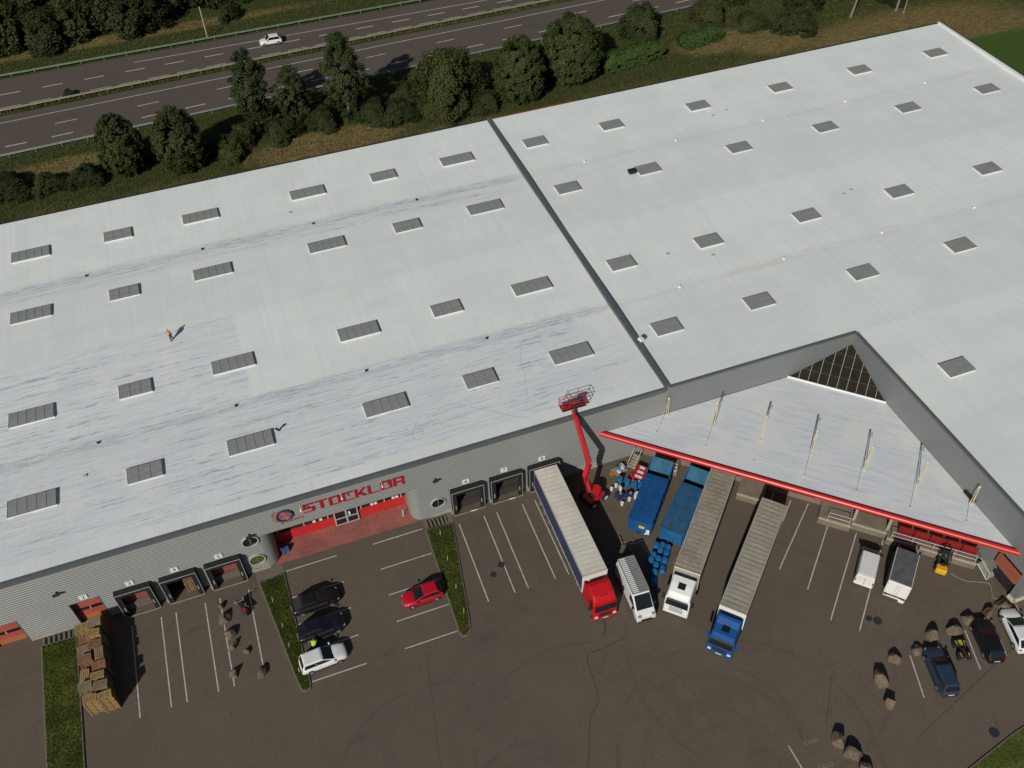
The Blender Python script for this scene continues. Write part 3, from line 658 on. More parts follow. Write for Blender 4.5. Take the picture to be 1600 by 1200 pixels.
def opening(s0, s1, mat, z0=.92, z1=4.6, name='dark_dock_opening'):
    mb = MB(); mb.hexa([ep(s0,3.3,z0),ep(s1,3.3,z0),ep(s1,3.38,z0),ep(s0,3.38,z0)], [ep(s0,3.3,z1),ep(s1,3.3,z1),ep(s1,3.38,z1),ep(s0,3.38,z1)]); return mb.build(name, mat, wh)
opening(26.9,29.9,BLACK); opening(19.0,22.6,BLACK); opening(12.4,14.8,BLACK)  # black sheets on the wall, standing for the darkness inside open docks
def red_panel(s0, s1):
    mb = MB(); mb.hexa([ep(s0,1.75,.95),ep(s1,1.75,.95),ep(s1,1.85,.95),ep(s0,1.85,.95)], [ep(s0,1.75,2.3),ep(s1,1.75,2.3),ep(s1,1.85,2.3),ep(s0,1.85,2.3)]); mb.build('red_panel', M('deep_red_panel',(.22,.012,.016),.55,0,.12,.6), wh)
for i in range(5): red_panel(31.0+i*1.5,32.4+i*1.5)
for s in (26.75,30.05):
    mb = MB(); mb.hexa([ep(s-.13,1.9,0),ep(s+.13,1.9,0),ep(s+.13,2.2,0),ep(s-.13,2.2,0)], [ep(s-.13,1.9,CZ-.3),ep(s+.13,1.9,CZ-.3),ep(s+.13,2.2,CZ-.3),ep(s-.13,2.2,CZ-.3)]); mb.build('pillar', CONC, wh)
def railing(s0, s1, d, z, label, mat, step=1.4):
    t = thing('handrail', label, 'handrail', ep(s0,d,z), 0, 'handrails on the dock platforms'); o = Vector(ep(s0,d,z)); nn = max(1, round((s1-s0)/step))
    for i in range(nn+1):
        p = Vector(ep(s0+(s1-s0)*i/nn, d, z))-o; MB().cyl(p, p+Vector((0,0,1.05)), .035, .035, 6).build('post', mat, t)
    q = Vector(ep(s1,d,z))-o
    for zz in (.5,1.05): MB().cyl((0,0,zz), q+Vector((0,0,zz)), .035, .035, 6).build('rail', mat, t)
railing(24.3,26.4,1.15,.92,'pale handrail on the platform left of the small white van',LGREY,2.0)
railing(30.5,38.4,1.05,.92,'long pale handrail in front of the red wall panels',LGREY,2.2)
railing(5.7,8.3,1.7,.92,'cream handrail beside the blue compactor at the yard corner',CREAM,1.4)
st = thing('dock_stairs', 'pale steel stairs at the right end of the dock platform', 'stairs', ep(38.7,1.1,0), math.atan2(-1,.12))
for i in range(5): MB().box(.3*i,.3*i+.34,.05,1.0,.78-.18*i,.84-.18*i).build('step', CONC, st)
for yy in (.0,1.05):
    MB().tube([(0,yy,1.9),(1.5,yy,1.0),(1.5,yy,0)], .035).build('rail', LGREY, st); MB().tube([(0,yy,.85),(1.5,yy,.05)], .05).build('stringer', LGREY, st)
st2 = thing('dock_stairs', 'cream railed steps leading up to the platform by the red crates', 'stairs', (-4.0,-1.7,0), R(38))
for i in range(5): MB().box(.28*i,.28*i+.3,-.4,.4,.12+.17*i,.17+.17*i).build('step', CONC, st2)
for yy in (-.42,.42): MB().tube([(0,yy,.9),(1.4,yy,1.85)], .035).tube([(0,yy,0),(0,yy,.9)], .035).build('rail', CREAM, st2)
# half raised red door on the wing and its dark opening
MB().box(23.3,23.4,-28.95,-26.2,0,3.9).build('dark_opening', BLACK, wh)
dd = MB().box(22.7,22.95,-28.9,-26.2,2.3,2.95).build('raised_door', M('faded_red_door',(.36,.10,.06),.6,0,.2,.9), wh); MB().box(22.7,22.95,-28.9,-26.2,2.98,3.7).build('panel', M('faded_red_door',(.3,.1,.06)), dd)
MB().box(22.75,22.98,-21.4,-20.0,CZ+.1,CZ+.45).build('wall_vent', BLACK, wh)
# masts that hold the canopy
MF = [(.45,-.3),(4.3,-3.41),(7.95,-6.91),(11.64,-10.37),(15.49,-14.09),(19.26,-17.53),(22.6,-21.3)]
AN = [(-1.62,-2.05),(2.19,-5.59),(5.85,-9.11),(9.57,-12.58),(13.25,-16.06),(16.9,-19.62),(20.84,-22.91)]
for i, (f, a) in enumerate(zip(MF, AN)):
    hgt = 2.7 if i in (0,6) else 3.7
    lab = 'cream canopy mast, %s of seven from the left' % ORD[i] if 0 < i < 6 else ('leftmost cream canopy mast against the grey front wall' if i == 0 else 'rightmost cream canopy mast against the side wall of the wing')
    t = thing('canopy_mast', lab, 'mast', (f[0],f[1],CZ), 0, 'masts on the canopy'); q = ED*.1
    MB().tube([tuple(-q),tuple(-q*.6+Vector((0,0,hgt)))], .045, 6).tube([tuple(q),tuple(q*.6+Vector((0,0,hgt)))], .045, 6).build('mast_post', CREAM, t)
    MB().obox((0,0,.05),(.15,.1,.03), math.atan2(ED.y,ED.x)).build('base_plate', CREAM, t)
    MB().obox((0,0,hgt-.05),(.1,.06,.1), math.atan2(ED.y,ED.x)).build('mast_head', CREAM, t)
    p = Vector((a[0]-f[0], a[1]-f[1], .06)); MB().tube([(0,0,hgt-.1), tuple(p)], .02, 5).build('tie_rod', CREAM, t)
    if i not in (0,6): MB().tube([(0,0,hgt-.7),(.75,.45,hgt-.75),(.75,.45,hgt-1.2)], .025, 5).build('stay', LGREY, t)
    MB().obox(tuple(p),(.1,.07,.04), math.atan2(ED.y,ED.x)).build('anchor', LGREY, t)
# ------------------------------------------------------------------ roof lights and small roof things
PANE = M('rooflight_sheet', (.27,.278,.275), .4, 0, .12, .8, 0, .5); CURB = M('curb_white', (.72,.75,.73), .6, 0, .05); FRM = M('rooflight_frame', (.10,.104,.105), .5, .2, .1)
SKX_L = [-62.37,-51.92,-41.63,-27.71,-17.41,-7.05]; SKX_R = [4.39,15.97,29.7,43.34,57.02,70.71]; SKY = [49.05,37.15,20.38,8.42,-8.29]
def skylight(w, d, cols, rows):
    t = obj('skylight', None); t.empty_display_size = .3
    MB().hexa([(-w/2-.05,-d/2-.05,-.1),(w/2+.05,-d/2-.05,-.1),(w/2+.05,d/2+.05,-.1),(-w/2-.05,d/2+.05,-.1)], [(-w/2-.03,-d/2-.03,.17),(w/2+.03,-d/2-.03,.17),(w/2+.03,d/2+.03,.17),(-w/2-.03,d/2+.03,.17)]).build('curb', CURB, t)
    MB().box(-w/2-.05,w/2+.05,-d/2-.05,d/2+.05,.17,.21).build('frame', FRM, t)
    me = None; pw, pd = w/cols, d/rows
    for i in range(cols):
        for j in range(rows):
            if me is None: me = MB().hexa([(-pw/2+.01,-pd/2+.01,0),(pw/2-.01,-pd/2+.01,0),(pw/2-.01,pd/2-.01,0),(-pw/2+.01,pd/2-.01,0)], [(-pw/2+.025,-pd/2+.025,.04),(pw/2-.025,-pd/2+.025,.04),(pw/2-.025,pd/2-.025,.04),(-pw/2+.025,pd/2-.025,.04)]).mesh('pane', PANE)
            o = obj('pane', me, t); o.location = (-w/2+pw*(i+.5), -d/2+pd*(j+.5), .21)
    return t
pB, pS, pR, pR2 = skylight(4.4,1.95,5,1), skylight(3.3,1.95,3,2), skylight(3.05,2.0,1,1), skylight(3.05,2.0,1,2)
used = set(); ROWN = ['row nearest the motorway','second row from the motorway','third row from the motorway','fourth row from the motorway','front row on the wing']
def place_sky(p, x, y, lab):
    o = p if id(p) not in used else copy_tree(p); used.add(id(p)); o.location = (x, y, rz_(y)); tag(o, lab, 'skylight', 'skylights on the warehouse roof')
for r in range(4):
    for c, x in enumerate(SKX_L):
        small = c in (1,4)
        place_sky(pS if small else pB, x, SKY[r], '%s skylight on the left roof, %s, %s from the left' % ('short six-pane' if small else 'long five-pane', ROWN[r], ORD[c]))
twin = {(4,3),(3,1),(2,1),(2,2),(1,4),(0,4)}
for r in range(5):
    for c, x in enumerate(SKX_R):
        if r == 4 and c not in (2,3): continue
        if r == 2 and c > 4 or r == 3 and c > 3: continue
        tw = (r,c) in {(1,4),(2,1),(3,1),(4,2),(3,0)} or (r+c) % 5 == 4
        place_sky(pR2 if tw else pR, x, SKY[r], '%s skylight on the right roof, %s, %s from the dividing joint' % ('two-leaf' if tw else 'single-sheet', ROWN[r], ORD[c]))
def roof_vent(x, y, mat, r, h, lab, group):
    t = thing('roof_vent', lab, 'vent', (x, y, rz_(y)), 0, group)
    MB().cyl((0,0,-.05),(0,0,h), r*.7, r*.6, 10).build('pipe', mat, t); MB().cyl((0,0,h),(0,0,h+.08), r, r*.8, 12).build('cap', mat, t)
names = ['first','second','third','fourth']
for yy, rn in ((42.25,'upper'),(14.15,'lower')):
    for i, x in enumerate((-56.1,-42.3,-28.4,-14.75)): roof_vent(x, yy, DARK, .16, .12, 'black outlet in the %s valley of the left roof, %s from the left' % (rn, names[i]), 'black roof outlets')
    for i, x in enumerate((8.9,22.7,36.4,50.0,63.8)):
        if yy < 20 and i > 3: continue
        roof_vent(x, yy, WHITE, .19, .15, 'small white outlet in the %s valley of the right roof, %s from the joint' % (rn, ORD[i]), 'white roof outlets')
for i, (x, y) in enumerate(((-30.68,45.7),(10.3,20.0),(15.25,17.8),(30.5,46.0),(33.0,46.6),(36.6,22.6),(38.0,23.0),(-57.5,10.2))):
    roof_vent(x, y, M('patch_grey',(.42,.43,.42),.6), .24, .02, ['flat grey patch disc above the upper valley of the left roof','left grey disc of the pair beside a right roof skylight','right grey disc of the pair beside a right roof skylight','left grey disc of the pair near the motorway side','right grey disc of the pair near the motorway side','left grey disc of the pair below a skylight in mid roof','right grey disc of the pair below a skylight in mid roof','grey disc on the streaked lower left roof'][i], 'grey discs on the roof')
t = thing('roof_hatch_box', 'small black box beside a skylight on the right roof', 'box', (13.7,37.3,rz_(37.3)))
MB().box(-.5,.5,-.4,.4,0,.35).build('body', DARK, t, bevel=.04); MB().box(-.55,.55,-.45,.45,.35,.4).build('lid', BLACK, t)
t = thing('bent_duct', 'dark bent scrap of ducting right of a skylight on the left roof', 'duct', (-38.6,9.3,rz_(9.3)))
MB().tube([(-.45,.15,.08),(-.1,-.3,.08),(.2,.1,.08),(.5,.25,.09)], .07, 8).build('pipe', DARK, t); MB().obox((.48,.25,.1),(.12,.08,.07),.5).build('elbow', DARK, t)
t = thing('roof_camera', 'white camera box on the front end of the roof joint', 'camera', (.45,7.0,H+.16))
MB().cyl((0,0,0),(0,0,.55), .05, .05, 8).build('stem', LGREY, t); MB().obox((0,-.1,.6),(.22,.28,.14),.4).build('housing', WHITE, t)
def cable(name, lab, pts, r, mat, z=None):
    q = []
    for i in range(len(pts)-1):
        p0 = Vector(pts[max(0,i-1)]); p1 = Vector(pts[i]); p2 = Vector(pts[i+1]); p3 = Vector(pts[min(len(pts)-1,i+2)])
        for k in range(5):
            u = k/5; q.append(.5*((2*p1)+(p2-p0)*u+(2*p0-5*p1+4*p2-p3)*u*u+(3*p1-p0-3*p2+p3)*u**3))
    q.append(Vector(pts[-1])); q3 = [(p.x, p.y, (rz_(p.y) if z is None else z)+r) for p in q]
    return tag(MB().tube(q3, r, 5).build(name, mat), lab, 'cable')
cable('loose_cable', 'thin dark cable looped over the front of the left roof', [(-9.5,1.5),(-13,1.9),(-15.08,1.6),(-18.27,3.96),(-21.67,6.24),(-23.95,5.05),(-24.2,5.81),(-25.48,4.91),(-26.25,3.38),(-25.99,2.66),(-25.13,3.31),(-25.37,4.13),(-27.5,3.9),(-30.5,4.8)], .011, M('grey_cable',(.3,.3,.31),.7))
cable('loose_cable', 'thin cable curving past the skylight near the roof joint', [(-9.0,9.5),(-9.6,11.5),(-11.2,12.2),(-12.4,9.8),(-12.9,7.0),(-14.2,3.0)], .009, M('grey_cable',(.3,.3,.31),.7))
cable('yellow_hose', 'thin yellow hose lying by the dock stairs at the right', [(19.6,-24.9),(20.3,-26.0),(21.4,-26.6),(22.3,-27.2),(21.9,-28.0),(21.6,-28.6),(22.4,-28.9)], .014, CREAM, 0)
cable('ground_cable', 'thin cable lying under the red truck nose', [(-14.2,-17.2),(-14.4,-18.2),(-14.9,-19.0)], .03, BLACK, 0)
# ------------------------------------------------------------------ road vehicles
CLAMP = M('car_lamp', (.33,.34,.35), .15, .1, .1)
def wheel(parent, x, y, r, w, hub=None, rim=True):
    s = 1 if y > 0 else -1
    o = MB().cyl((0,-w/2,0),(0,w/2,0), r, r, 18).build('wheel', TYRE, parent, bevel=.03, loc=(x, y, r))
    if rim: MB().cyl((0,s*w/2-.01,0),(0,s*(w/2+.02),0), r*.64, r*.55, 14).build('rim', hub or RIM, o)
    return o
def ring(x, w, z0, zs, zt):
    h = [(0,z0),(w*.8,z0),(w*.97,z0+.12),(w,(z0+zs)/2),(w*.985,zs),(w*.9,zt-.01),(w*.55,zt+.025)]
    return [(x,y,z) for y, z in h]+[(x,0,zt+.035)]+[(x,-y,z) for y, z in h[:0:-1]]
def lerp(a, b, t): return tuple(a[i]+(b[i]-a[i])*t for i in range(3))
def qin(q, l, r, b, t):
    """inset of quad (bl, br, tr, tl)"""
    bl, br, tr, tl = q
    f = lambda u, v: lerp(lerp(bl, br, u), lerp(tl, tr, u), v)
    return [f(l,b), f(1-r,b), f(1-r,1-t), f(l,1-t)]
def car(name, label, cat, loc, heading, mat, L=4.2, Wd=1.78, Ht=1.5, st=(-.47,-.37,.0,.24), hood=.95, group='parked cars', roofmat=None, belt=.92, rw=.78):
    """st: cabin rear base, roof rear, roof front, windscreen base as share of length"""
    t = thing(name, label, cat, (loc[0],loc[1],0), R(heading), group); w = Wd/2; bz = belt
    rear = [(-.5,.74,.62,.72),(-.488,.88,.66,bz-.06),(-.44,.97,.7,bz+.02)]; mid = [(-.25,1,.7,bz+.02),(0,1,.68,bz),(st[3]-.02,1,.68,bz)]
    fr = [(st[3]+.05,.995,.66,hood),(.38,.96,.62,hood-.08),(.455,.86,.56,hood-.17),(.492,.68,.5,hood-.28),(.5,.5,.45,hood-.36)]
    MB().loft([ring(x*L, w*k, .2, zs, zt) for x, k, zs, zt in rear+mid+fr], True).build('body', mat, t, True, sub=1)
    xr0, xr1, xf1, xf0 = [a*L for a in st]; wb, wr = w*.9, w*rw; zr = Ht; zb = bz-.02
    A = [(xr0,-wb*.94,zb),(xf0,-wb*.9,zb),(xf0,wb*.9,zb),(xr0,wb*.94,zb)]; B = [(xr1,-wr*.94,zr-.05),(xf1,-wr,zr-.05),(xf1,wr,zr-.05),(xr1,wr*.94,zr-.05)]
    T = [(xr1+.15,-wr*.74,zr),(xf1-.15,-wr*.8,zr),(xf1-.15,wr*.8,zr),(xr1+.15,wr*.74,zr)]
    MB().loft([A, B, T], True).build('cabin', roofmat or mat, t, bevel=.05)
    ws = qin([A[1],A[2],B[2],B[1]], .05,.05,.03,.05); MB().slab(ws, .012, .006).build('windscreen', GLASS, t)
    rs = qin([A[3],A[0],B[0],B[3]], .08,.08,.12,.08); MB().slab(rs, .012, .006).build('rear_window', GLASS, t)
    for q in ([A[0],A[1],B[1],B[0]], [A[2],A[3],B[3],B[2]]):
        left = q[0] == A[2]
        for a, b in ((.06,.49),(.505,.93)) if not left else ((.07,.495),(.51,.94)):
            MB().slab(qin(q, a, 1-b, .08, .1), .012, .006).build('side_window', GLASS, t)
    for s in (1,-1):
        for x in (-.31*L, .305*L): wheel(t, x, s*(w-.09), .33, .2)
        MB().obox((.45*L, s*w*.66, hood-.24), (.13,.1,.04), s*-.45).build('headlight', CLAMP, t, bevel=.03)
        MB().obox((-.478*L, s*w*.74, bz-.1), (.045,.1,.07), s*.2).build('tail_light', TAIL, t, bevel=.02)
        MB().obox((st[3]*L-.15, s*(w+.08), bz+.06), (.07,.1,.07)).build('mirror', mat, t, bevel=.02)
        MB().box(-.2*L,.2*L,s*w*.97-.03,s*w*.97+.03,.2,.28).build('sill', DARK, t)
        for x in (-.1*L,.12*L): MB().box(x-.1,x+.08,s*w*.995-.015,s*w*.995+.015,.76,.79).build('door_handle', mat, t)
    MB().box(.47*L,.5*L+.02,-w*.45,w*.45,.33,.48).build('grille', BLACK, t); MB().box(-.5*L-.015,-.49*L,-.26,.26,.52,.63).build('number_plate', PLATE, t)
    MB().box(.49*L,.5*L+.03,-.26,.26,.3,.4).build('number_plate', PLATE, t); MB().box(-.5*L-.01,-.47*L,-w*.7,w*.7,.22,.36).build('bumper', DARK, t)
    return t
PW, PBK, PNV, PRD, PBL = paint('white', (.70,.71,.70)), paint('black', (.008,.008,.01)), paint('midnight', (.008,.009,.018)), paint('red', (.42,.006,.018)), paint('steel_blue', (.022,.042,.075))
car('parked_car', 'black saloon car parked nose out, uppermost of three by the lawn wedge', 'car', (-39.65,-5.85), 1, PBK, 4.7,1.85,1.42,(-.45,-.27,.02,.26), .9)
car('parked_car', 'dark navy car parked between the black saloon and the white hatchback', 'car', (-39.7,-8.9), 2, PNV, 4.6,1.84,1.48,(-.475,-.34,.01,.26))
car('parked_car', 'white hatchback parked nose out, lowest of three by the lawn wedge', 'car', (-40.2,-12.05), 3, PW, 4.4,1.82,1.52,(-.478,-.41,-.01,.23))
car('parked_car', 'bright red hatchback parked in front of the narrow lawn wedge', 'car', (-29.75,-8.95), 181, PRD, 4.0,1.74,1.46,(-.47,-.38,-.03,.22))
car('parked_car', 'blue grey estate car parked among the boulders at lower right', 'car', (11.85,-33.15), 75, PBL, 4.65,1.84,1.6,(-.478,-.42,.03,.26), 1.0, rw=.76, belt=.97)
car('parked_car', 'black car parked beside the quad bike at lower right', 'car', (17.75,-32.1), 74, PBK, 4.4,1.8,1.46,(-.465,-.37,.0,.25))
car('parked_car', 'white car with dark windows cut by the right edge of the photo', 'car', (20.95,-32.3), 73, PW, 4.5,1.82,1.46,(-.46,-.31,.0,.26))
car('moving_car', 'small white crossover driving along the far motorway carriageway', 'car', (-23.4,113.2), 178, PW, 4.1,1.78,1.6,(-.47,-.36,.05,.22), 1.02, 'moving traffic', belt=1.0)

def van(name, label, loc, heading, L, Wd, Ht, rack=False, rearmat=None):
    t = thing(name, label, 'van', (loc[0],loc[1],0), R(heading), 'white vans'); w = Wd/2; f = L/2
    hoodz = Ht*.52; x0 = f-.42*Ht
    prof = [(-f,.28),(-f,Ht*.7),(-f+.08,Ht-.03),(-f+.3,Ht),(x0-.55*Ht*.55,Ht),(x0-.30*Ht,Ht-.06),(x0+.18*Ht,hoodz+.08),(f-.12,hoodz-.16),(f,hoodz-.32),(f+.02,.32)]
    mb = MB(); rings = []
    for y, k in ((-w,0),(-w+.1,1),(w-.1,1),(w,0)):
        r_ = []
        for x, z in prof:
            if k == 0: x = x*.985; z = z-(.1 if z > 1 else 0)
            r_.append((x, y*(.93 if z > Ht*.9 else 1), z))
        rings.append(r_)
    mb.loft(rings, True); mb.build('body', PW, t, bevel=.04)
    a = (x0-.26*Ht, Ht-.1); b = (x0+.17*Ht, hoodz+.1); nx = (.03*(a[1]-b[1]), .03*(b[0]-a[0])); d = Vector((a[1]-b[1], b[0]-a[0])).normalized()*.015
    q = [(b[0]+d.x,-w*.84,b[1]+d.y),(b[0]+d.x,w*.84,b[1]+d.y),(a[0]+d.x,w*.8,a[1]+d.y),(a[0]+d.x,-w*.8,a[1]+d.y)]; MB().slab(q, .02).build('windscreen', GLASS, t)
    for s in (1,-1):
        yy = s*w; MB().hexa([(x0-.75*Ht*.6,yy-.02,hoodz+.12),(x0+.1*Ht,yy-.02,hoodz+.12),(x0+.1*Ht,yy+.02,hoodz+.12),(x0-.75*Ht*.6,yy+.02,hoodz+.12)], [(x0-.75*Ht*.6,yy*.96-.03,Ht*.84),(x0-.2*Ht,yy*.96-.03,Ht*.84),(x0-.2*Ht,yy*.96+.03,Ht*.84),(x0-.75*Ht*.6,yy*.96+.03,Ht*.84)]).build('side_window', GLASS, t)
        for x in (-L*.3, L*.31): wheel(t, x, s*(w-.1), .34, .22)
        MB().obox((f-.12, s*w*.72, hoodz-.2), (.12,.18,.1)).build('headlight', CLAMP, t, bevel=.03)
        MB().obox((x0+.05, s*(w+.12), hoodz+.22), (.08,.12,.16)).build('mirror', MIRROR, t, bevel=.02)
        MB().box(-f-.02,-f+.05,s*w*.9-.05,s*w*.9+.05,.75,1.15).build('tail_light', TAIL, t)
    MB().box(f-.1,f+.05,-w*.55,w*.55,.42,.62).build('grille', BLACK, t); MB().box(f-.15,f+.06,-w*.9,w*.9,.28,.4).build('bumper', DARK, t)
    MB().box(-f-.03,-f,-.015,.015,.4,Ht-.2).build('door_seam', DARK, t); MB().box(-f-.03,-f,-.27,.27,.85,.97).build('number_plate', PLATE, t)
    for s in (1,-1): MB().box(-f-.02,-f,min(s*.12,s*w*.8),max(s*.12,s*w*.8),Ht*.62,Ht*.86).build('rear_window', GLASS if rearmat is None else rearmat, t)
    MB().box(-f-.05,-f+.02,-w*.92,w*.92,.3,.42).build('rear_bumper', WHITE, t)
    if rack:
        xr0, xr1 = -f+.1, x0-.62*Ht*.5; z = Ht+.14; fr = MB()
        for s in (1,-1): fr.box(xr0,xr1,s*w*.86-.04,s*w*.86+.04,z-.03,z+.06)
        for x in (xr0,xr1): fr.box(x-.04,x+.04,-w*.86,w*.86,z-.03,z+.06)
        fr.box(xr0,xr1,-.16,-.1,z-.02,z+.05); rk = fr.build('roof_rack', GREY, t); n = 19
        for i in range(n):
            x = xr0+(xr1-xr0)*(i+.5)/n
            MB().box(x-.055,x+.055,-w*.84,-.16,z,z+.04).build('slat', WHITE, rk); MB().box(x-.05,x+.05,-.1,w*.84,z-.01,z+.03).build('slat', M('slat_weathered',(.4,.4,.4),.5,.2), rk)
        for s in (1,-1):
            for x in (xr0+.4,0,xr1-.4): MB().box(x-.04,x+.04,s*w*.8-.04,s*w*.8+.04,Ht-.08,z).build('rack_foot', GREY, rk)
    return t
van('white_van', 'white panel van with slatted steel roof rack between the red and white trucks', (-10.35,-16.1), -93.5, 5.85, 1.92, 2.42, True)
van('small_white_van', 'small white delivery van parked nose to the dock under the canopy', (12.15,-21.55), 45, 4.3, 1.8, 1.8, False, PW)

# ---- box van beside it
t = thing('box_van', 'box van with grey tarpaulin roof and white rear doors near the forklift', 'van', (14.1,-23.85,0), R(43), 'white vans')
NAVT = M('grey_tarpaulin', (.105,.108,.12), .6, 0, .35, 1.4, .5)
MB().box(-2.1,2.0,-1.05,1.05,.75,2.72).build('box_body', WHITE, t); MB().box(-2.0,2.0,-1.0,1.0,2.72,2.78).build('tarpaulin_roof', NAVT, t)
MB().box(-1.95,1.95,-1.075,-1.05,.8,2.65).box(-1.95,1.95,1.05,1.075,.8,2.65).build('side_curtain', NAVT, t)
for s in (1,-1):
    d = MB().box(-2.15,-2.1,min(.03*s,1.0*s),max(.03*s,1.0*s),.78,2.62).build('rear_door', WHITE, t)
    MB().box(-2.18,-2.15,s*.14-.02,s*.14+.02,.8,2.6).build('lock_bar', LGREY, d); MB().box(-2.17,-2.15,s*.93-.03,s*.93+.03,1.0,1.2).box(-2.17,-2.15,s*.93-.03,s*.93+.03,2.2,2.4).build('hinge', LGREY, d)
    for x in (-1.3,2.8): wheel(t, x, s*.85, .36, .24)
    MB().box(-2.2,-2.12,s*.8-.14,s*.8+.14,.5,.62).build('tail_light', TAIL, t); MB().obox((3.0,s*1.15,1.7),(.08,.1,.2)).build('mirror', MIRROR, t)
MB().box(-2.1,3.2,-.45,.45,.4,.75).build('chassis', DARK, t); MB().box(-2.22,-2.1,-1.0,1.0,.38,.5).build('rear_bumper', WHITE, t); MB().box(-2.4,-2.2,-.95,-.45,.32,.38).build('tow_step', WHITE, t)
MB().loft([[(2.1,y,z) for y, z in ((-.95,.4),(.95,.4),(.9,1.95),(-.9,1.95))],[(3.0,y,z) for y, z in ((-.95,.4),(.95,.4),(.85,1.85),(-.85,1.85))],[(3.75,y,z) for y, z in ((-.9,.4),(.9,.4),(.85,1.15),(-.85,1.15))],[(4.1,y,z) for y, z in ((-.8,.45),(.8,.45),(.7,.95),(-.7,.95))]]).build('cab', PBK, t, bevel=.06)  # black colour holds the shade over the cab as well as its windows
MB().slab([(3.72,-.74,1.22),(3.72,.74,1.22),(3.08,.72,1.8),(3.08,-.72,1.8)], .02, .03).build('windscreen', GLASS, t)

# ---- articulated trucks
def artic(label, rear, front, cabmat, curtain, roofmat, kind, roofrel, heading=None, ht=3.75):
    rear = Vector(rear); front = Vector(front); d = (front-rear).normalized(); hd = math.atan2(d.y, d.x); TL = 13.55
    t = thing('articulated_truck', label, 'truck', (rear.x, rear.y, 0), hd, 'articulated trucks at the docks')       # +x runs from the trailer tail to the cab
    w = 1.275; tr = MB().box(.1,TL-.05,-w+.04,w-.04,1.1,1.32).build('trailer', DARK, t)
    # roof: sheet with bows
    n = 26; mb = MB(); rings = []
    for i in range(n*4+1):
        x = TL*i/(n*4); ph = (i % 4)/4; sag = (-.5+.5*math.cos(2*math.pi*ph))*roofrel*(.55+.9*noise.random_unit_vector(size=2)[0]**2 if False else .5+.9*abs(math.sin(7.3*(i//4)+roofrel*900)))
        rings.append([(x,-w+.03,ht-.03),(x,-w*.55,ht+sag*.9),(x,0,ht+.02+sag),(x,w*.55,ht+sag*.9),(x,w-.03,ht-.03)])
    mb.loft(rings, False, False); mb.build('roof_sheet', roofmat, tr, True, fix=False)
    MB().box(0,TL,-w,-w+.06,ht-.1,ht).box(0,TL,w-.06,w,ht-.1,ht).build('roof_rail', LGREY, tr)
    for s in (1,-1):
        mb = MB(); m_ = 34; q = []
        for i in range(m_+1): q.append((.12+(TL-.24)*i/m_, s*(w-.02+(.02 if i % 2 else 0))))
        for (xa, ya), (xb, yb) in zip(q, q[1:]): mb.poly([(xa,ya,1.15),(xb,yb,1.15),(xb,yb,ht-.1),(xa,ya,ht-.1)])
        mb.build('side_curtain', curtain, tr, fix=False)
        MB().box(0,TL,s*w-.03,s*w+.03,1.0,1.16).build('side_rave', LGREY if kind == 'red' else DARK, tr)
        for i in range(4): MB().box(3.2+i*1.9,3.3+i*1.9,s*w*.92-.04,s*w*.92+.04,.5,1.05).build('underrun_post', DARK, tr)
        MB().box(3.1,9.1,s*w*.92-.03,s*w*.92+.03,.5,.62).build('underrun_bar', LGREY, tr)
        for x in (1.9,3.2,4.5): wheel(tr, x, s*(w-.2), .5, .38, GREY)
        MB().box(0,.06,s*.64-.6,s*.64+.6,1.16,ht-.12).build('rear_door', LGREY, tr)
    fw_ = MB().box(TL-.06,TL,-w,w,1.1,ht).build('headboard', WHITE if kind != 'white' else M('silver_headboard',(.42,.41,.37),.5,.2), tr)
    MB().box(TL-.04,TL+.05,-w,w,ht-.1,ht+.05).build('front_rail', M('pale_rail',(.68,.62,.48),.5), tr)
    # tractor
    c0 = TL+.55; c1 = c0+2.25; cw = 1.22; zt = ht-.18
    MB().box(TL-2.6,c1-.2,-.45,.45,.55,1.0).build('chassis', DARK, t)
    for s in (1,-1):
        wheel(t, TL-1.4, s*(cw-.3), .5, .55, GREY); wheel(t, c1-.75, s*(cw-.14), .5, .34, GREY)
        MB().box(TL-.4,c0+.4,s*1.0-.18,s*1.0+.18,.5,1.0).build('fuel_tank', GREY, t)
    sb = cab = MB(); L_ = [(0,.55,0),(0,zt-.9,0),(.05,zt-.15,.02)]
    prof = {'red': [(c0,.5),(c0,2.6),(c0+.15,zt),(c0+.55,zt+.05),(c1-.75,zt-.25),(c1-.3,zt-.62),(c1-.12,2.55),(c1,1.5),(c1+.06,1.0),(c1+.02,.35)],
            'white': [(c0,.5),(c0,2.7),(c0+.1,zt-.05),(c0+.9,zt-.2),(c1-.55,zt-.5),(c1-.25,zt-.85),(c1-.12,2.4),(c1,1.5),(c1+.03,1.0),(c1,.35)],
            'blue': [(c0,.5),(c0,2.7),(c0+.1,zt-.02),(c0+.4,zt-.1),(c0+.9,zt-.5),(c1-.45,zt-.62),(c1-.18,zt-.8),(c1-.1,2.45),(c1+.02,1.5),(c1+.06,1.0),(c1+.02,.35)]}[kind]
    rings = []
    for y, k in ((-cw,.0),(-cw+.1,1),(-cw*.55,1),(cw*.55,1),(cw-.1,1),(cw,.0)):
        rings.append([(c0+(x-c0)*(.96 if k == 0 else (1.0 if abs(y) < cw*.7 else .99)), y*(.9 if z > 2.7 else 1), z-(.12 if (k == 0 and z > 2.7) else 0)) for x, z in prof])
    cb = cab.loft(rings, True).build('cab', cabmat, t, bevel=.05)
    i = [k for k, p in enumerate(prof) if abs(p[1]-1.5) < .01][0]; a, b = prof[i-1], prof[i]
    MB().slab([(b[0]+.01,-cw*.9,b[1]+.06),(b[0]+.01,cw*.9,b[1]+.06),(a[0]+.01,cw*.86,a[1]),(a[0]+.01,-cw*.86,a[1])], .02, .015).build('windscreen', GLASS, cb)
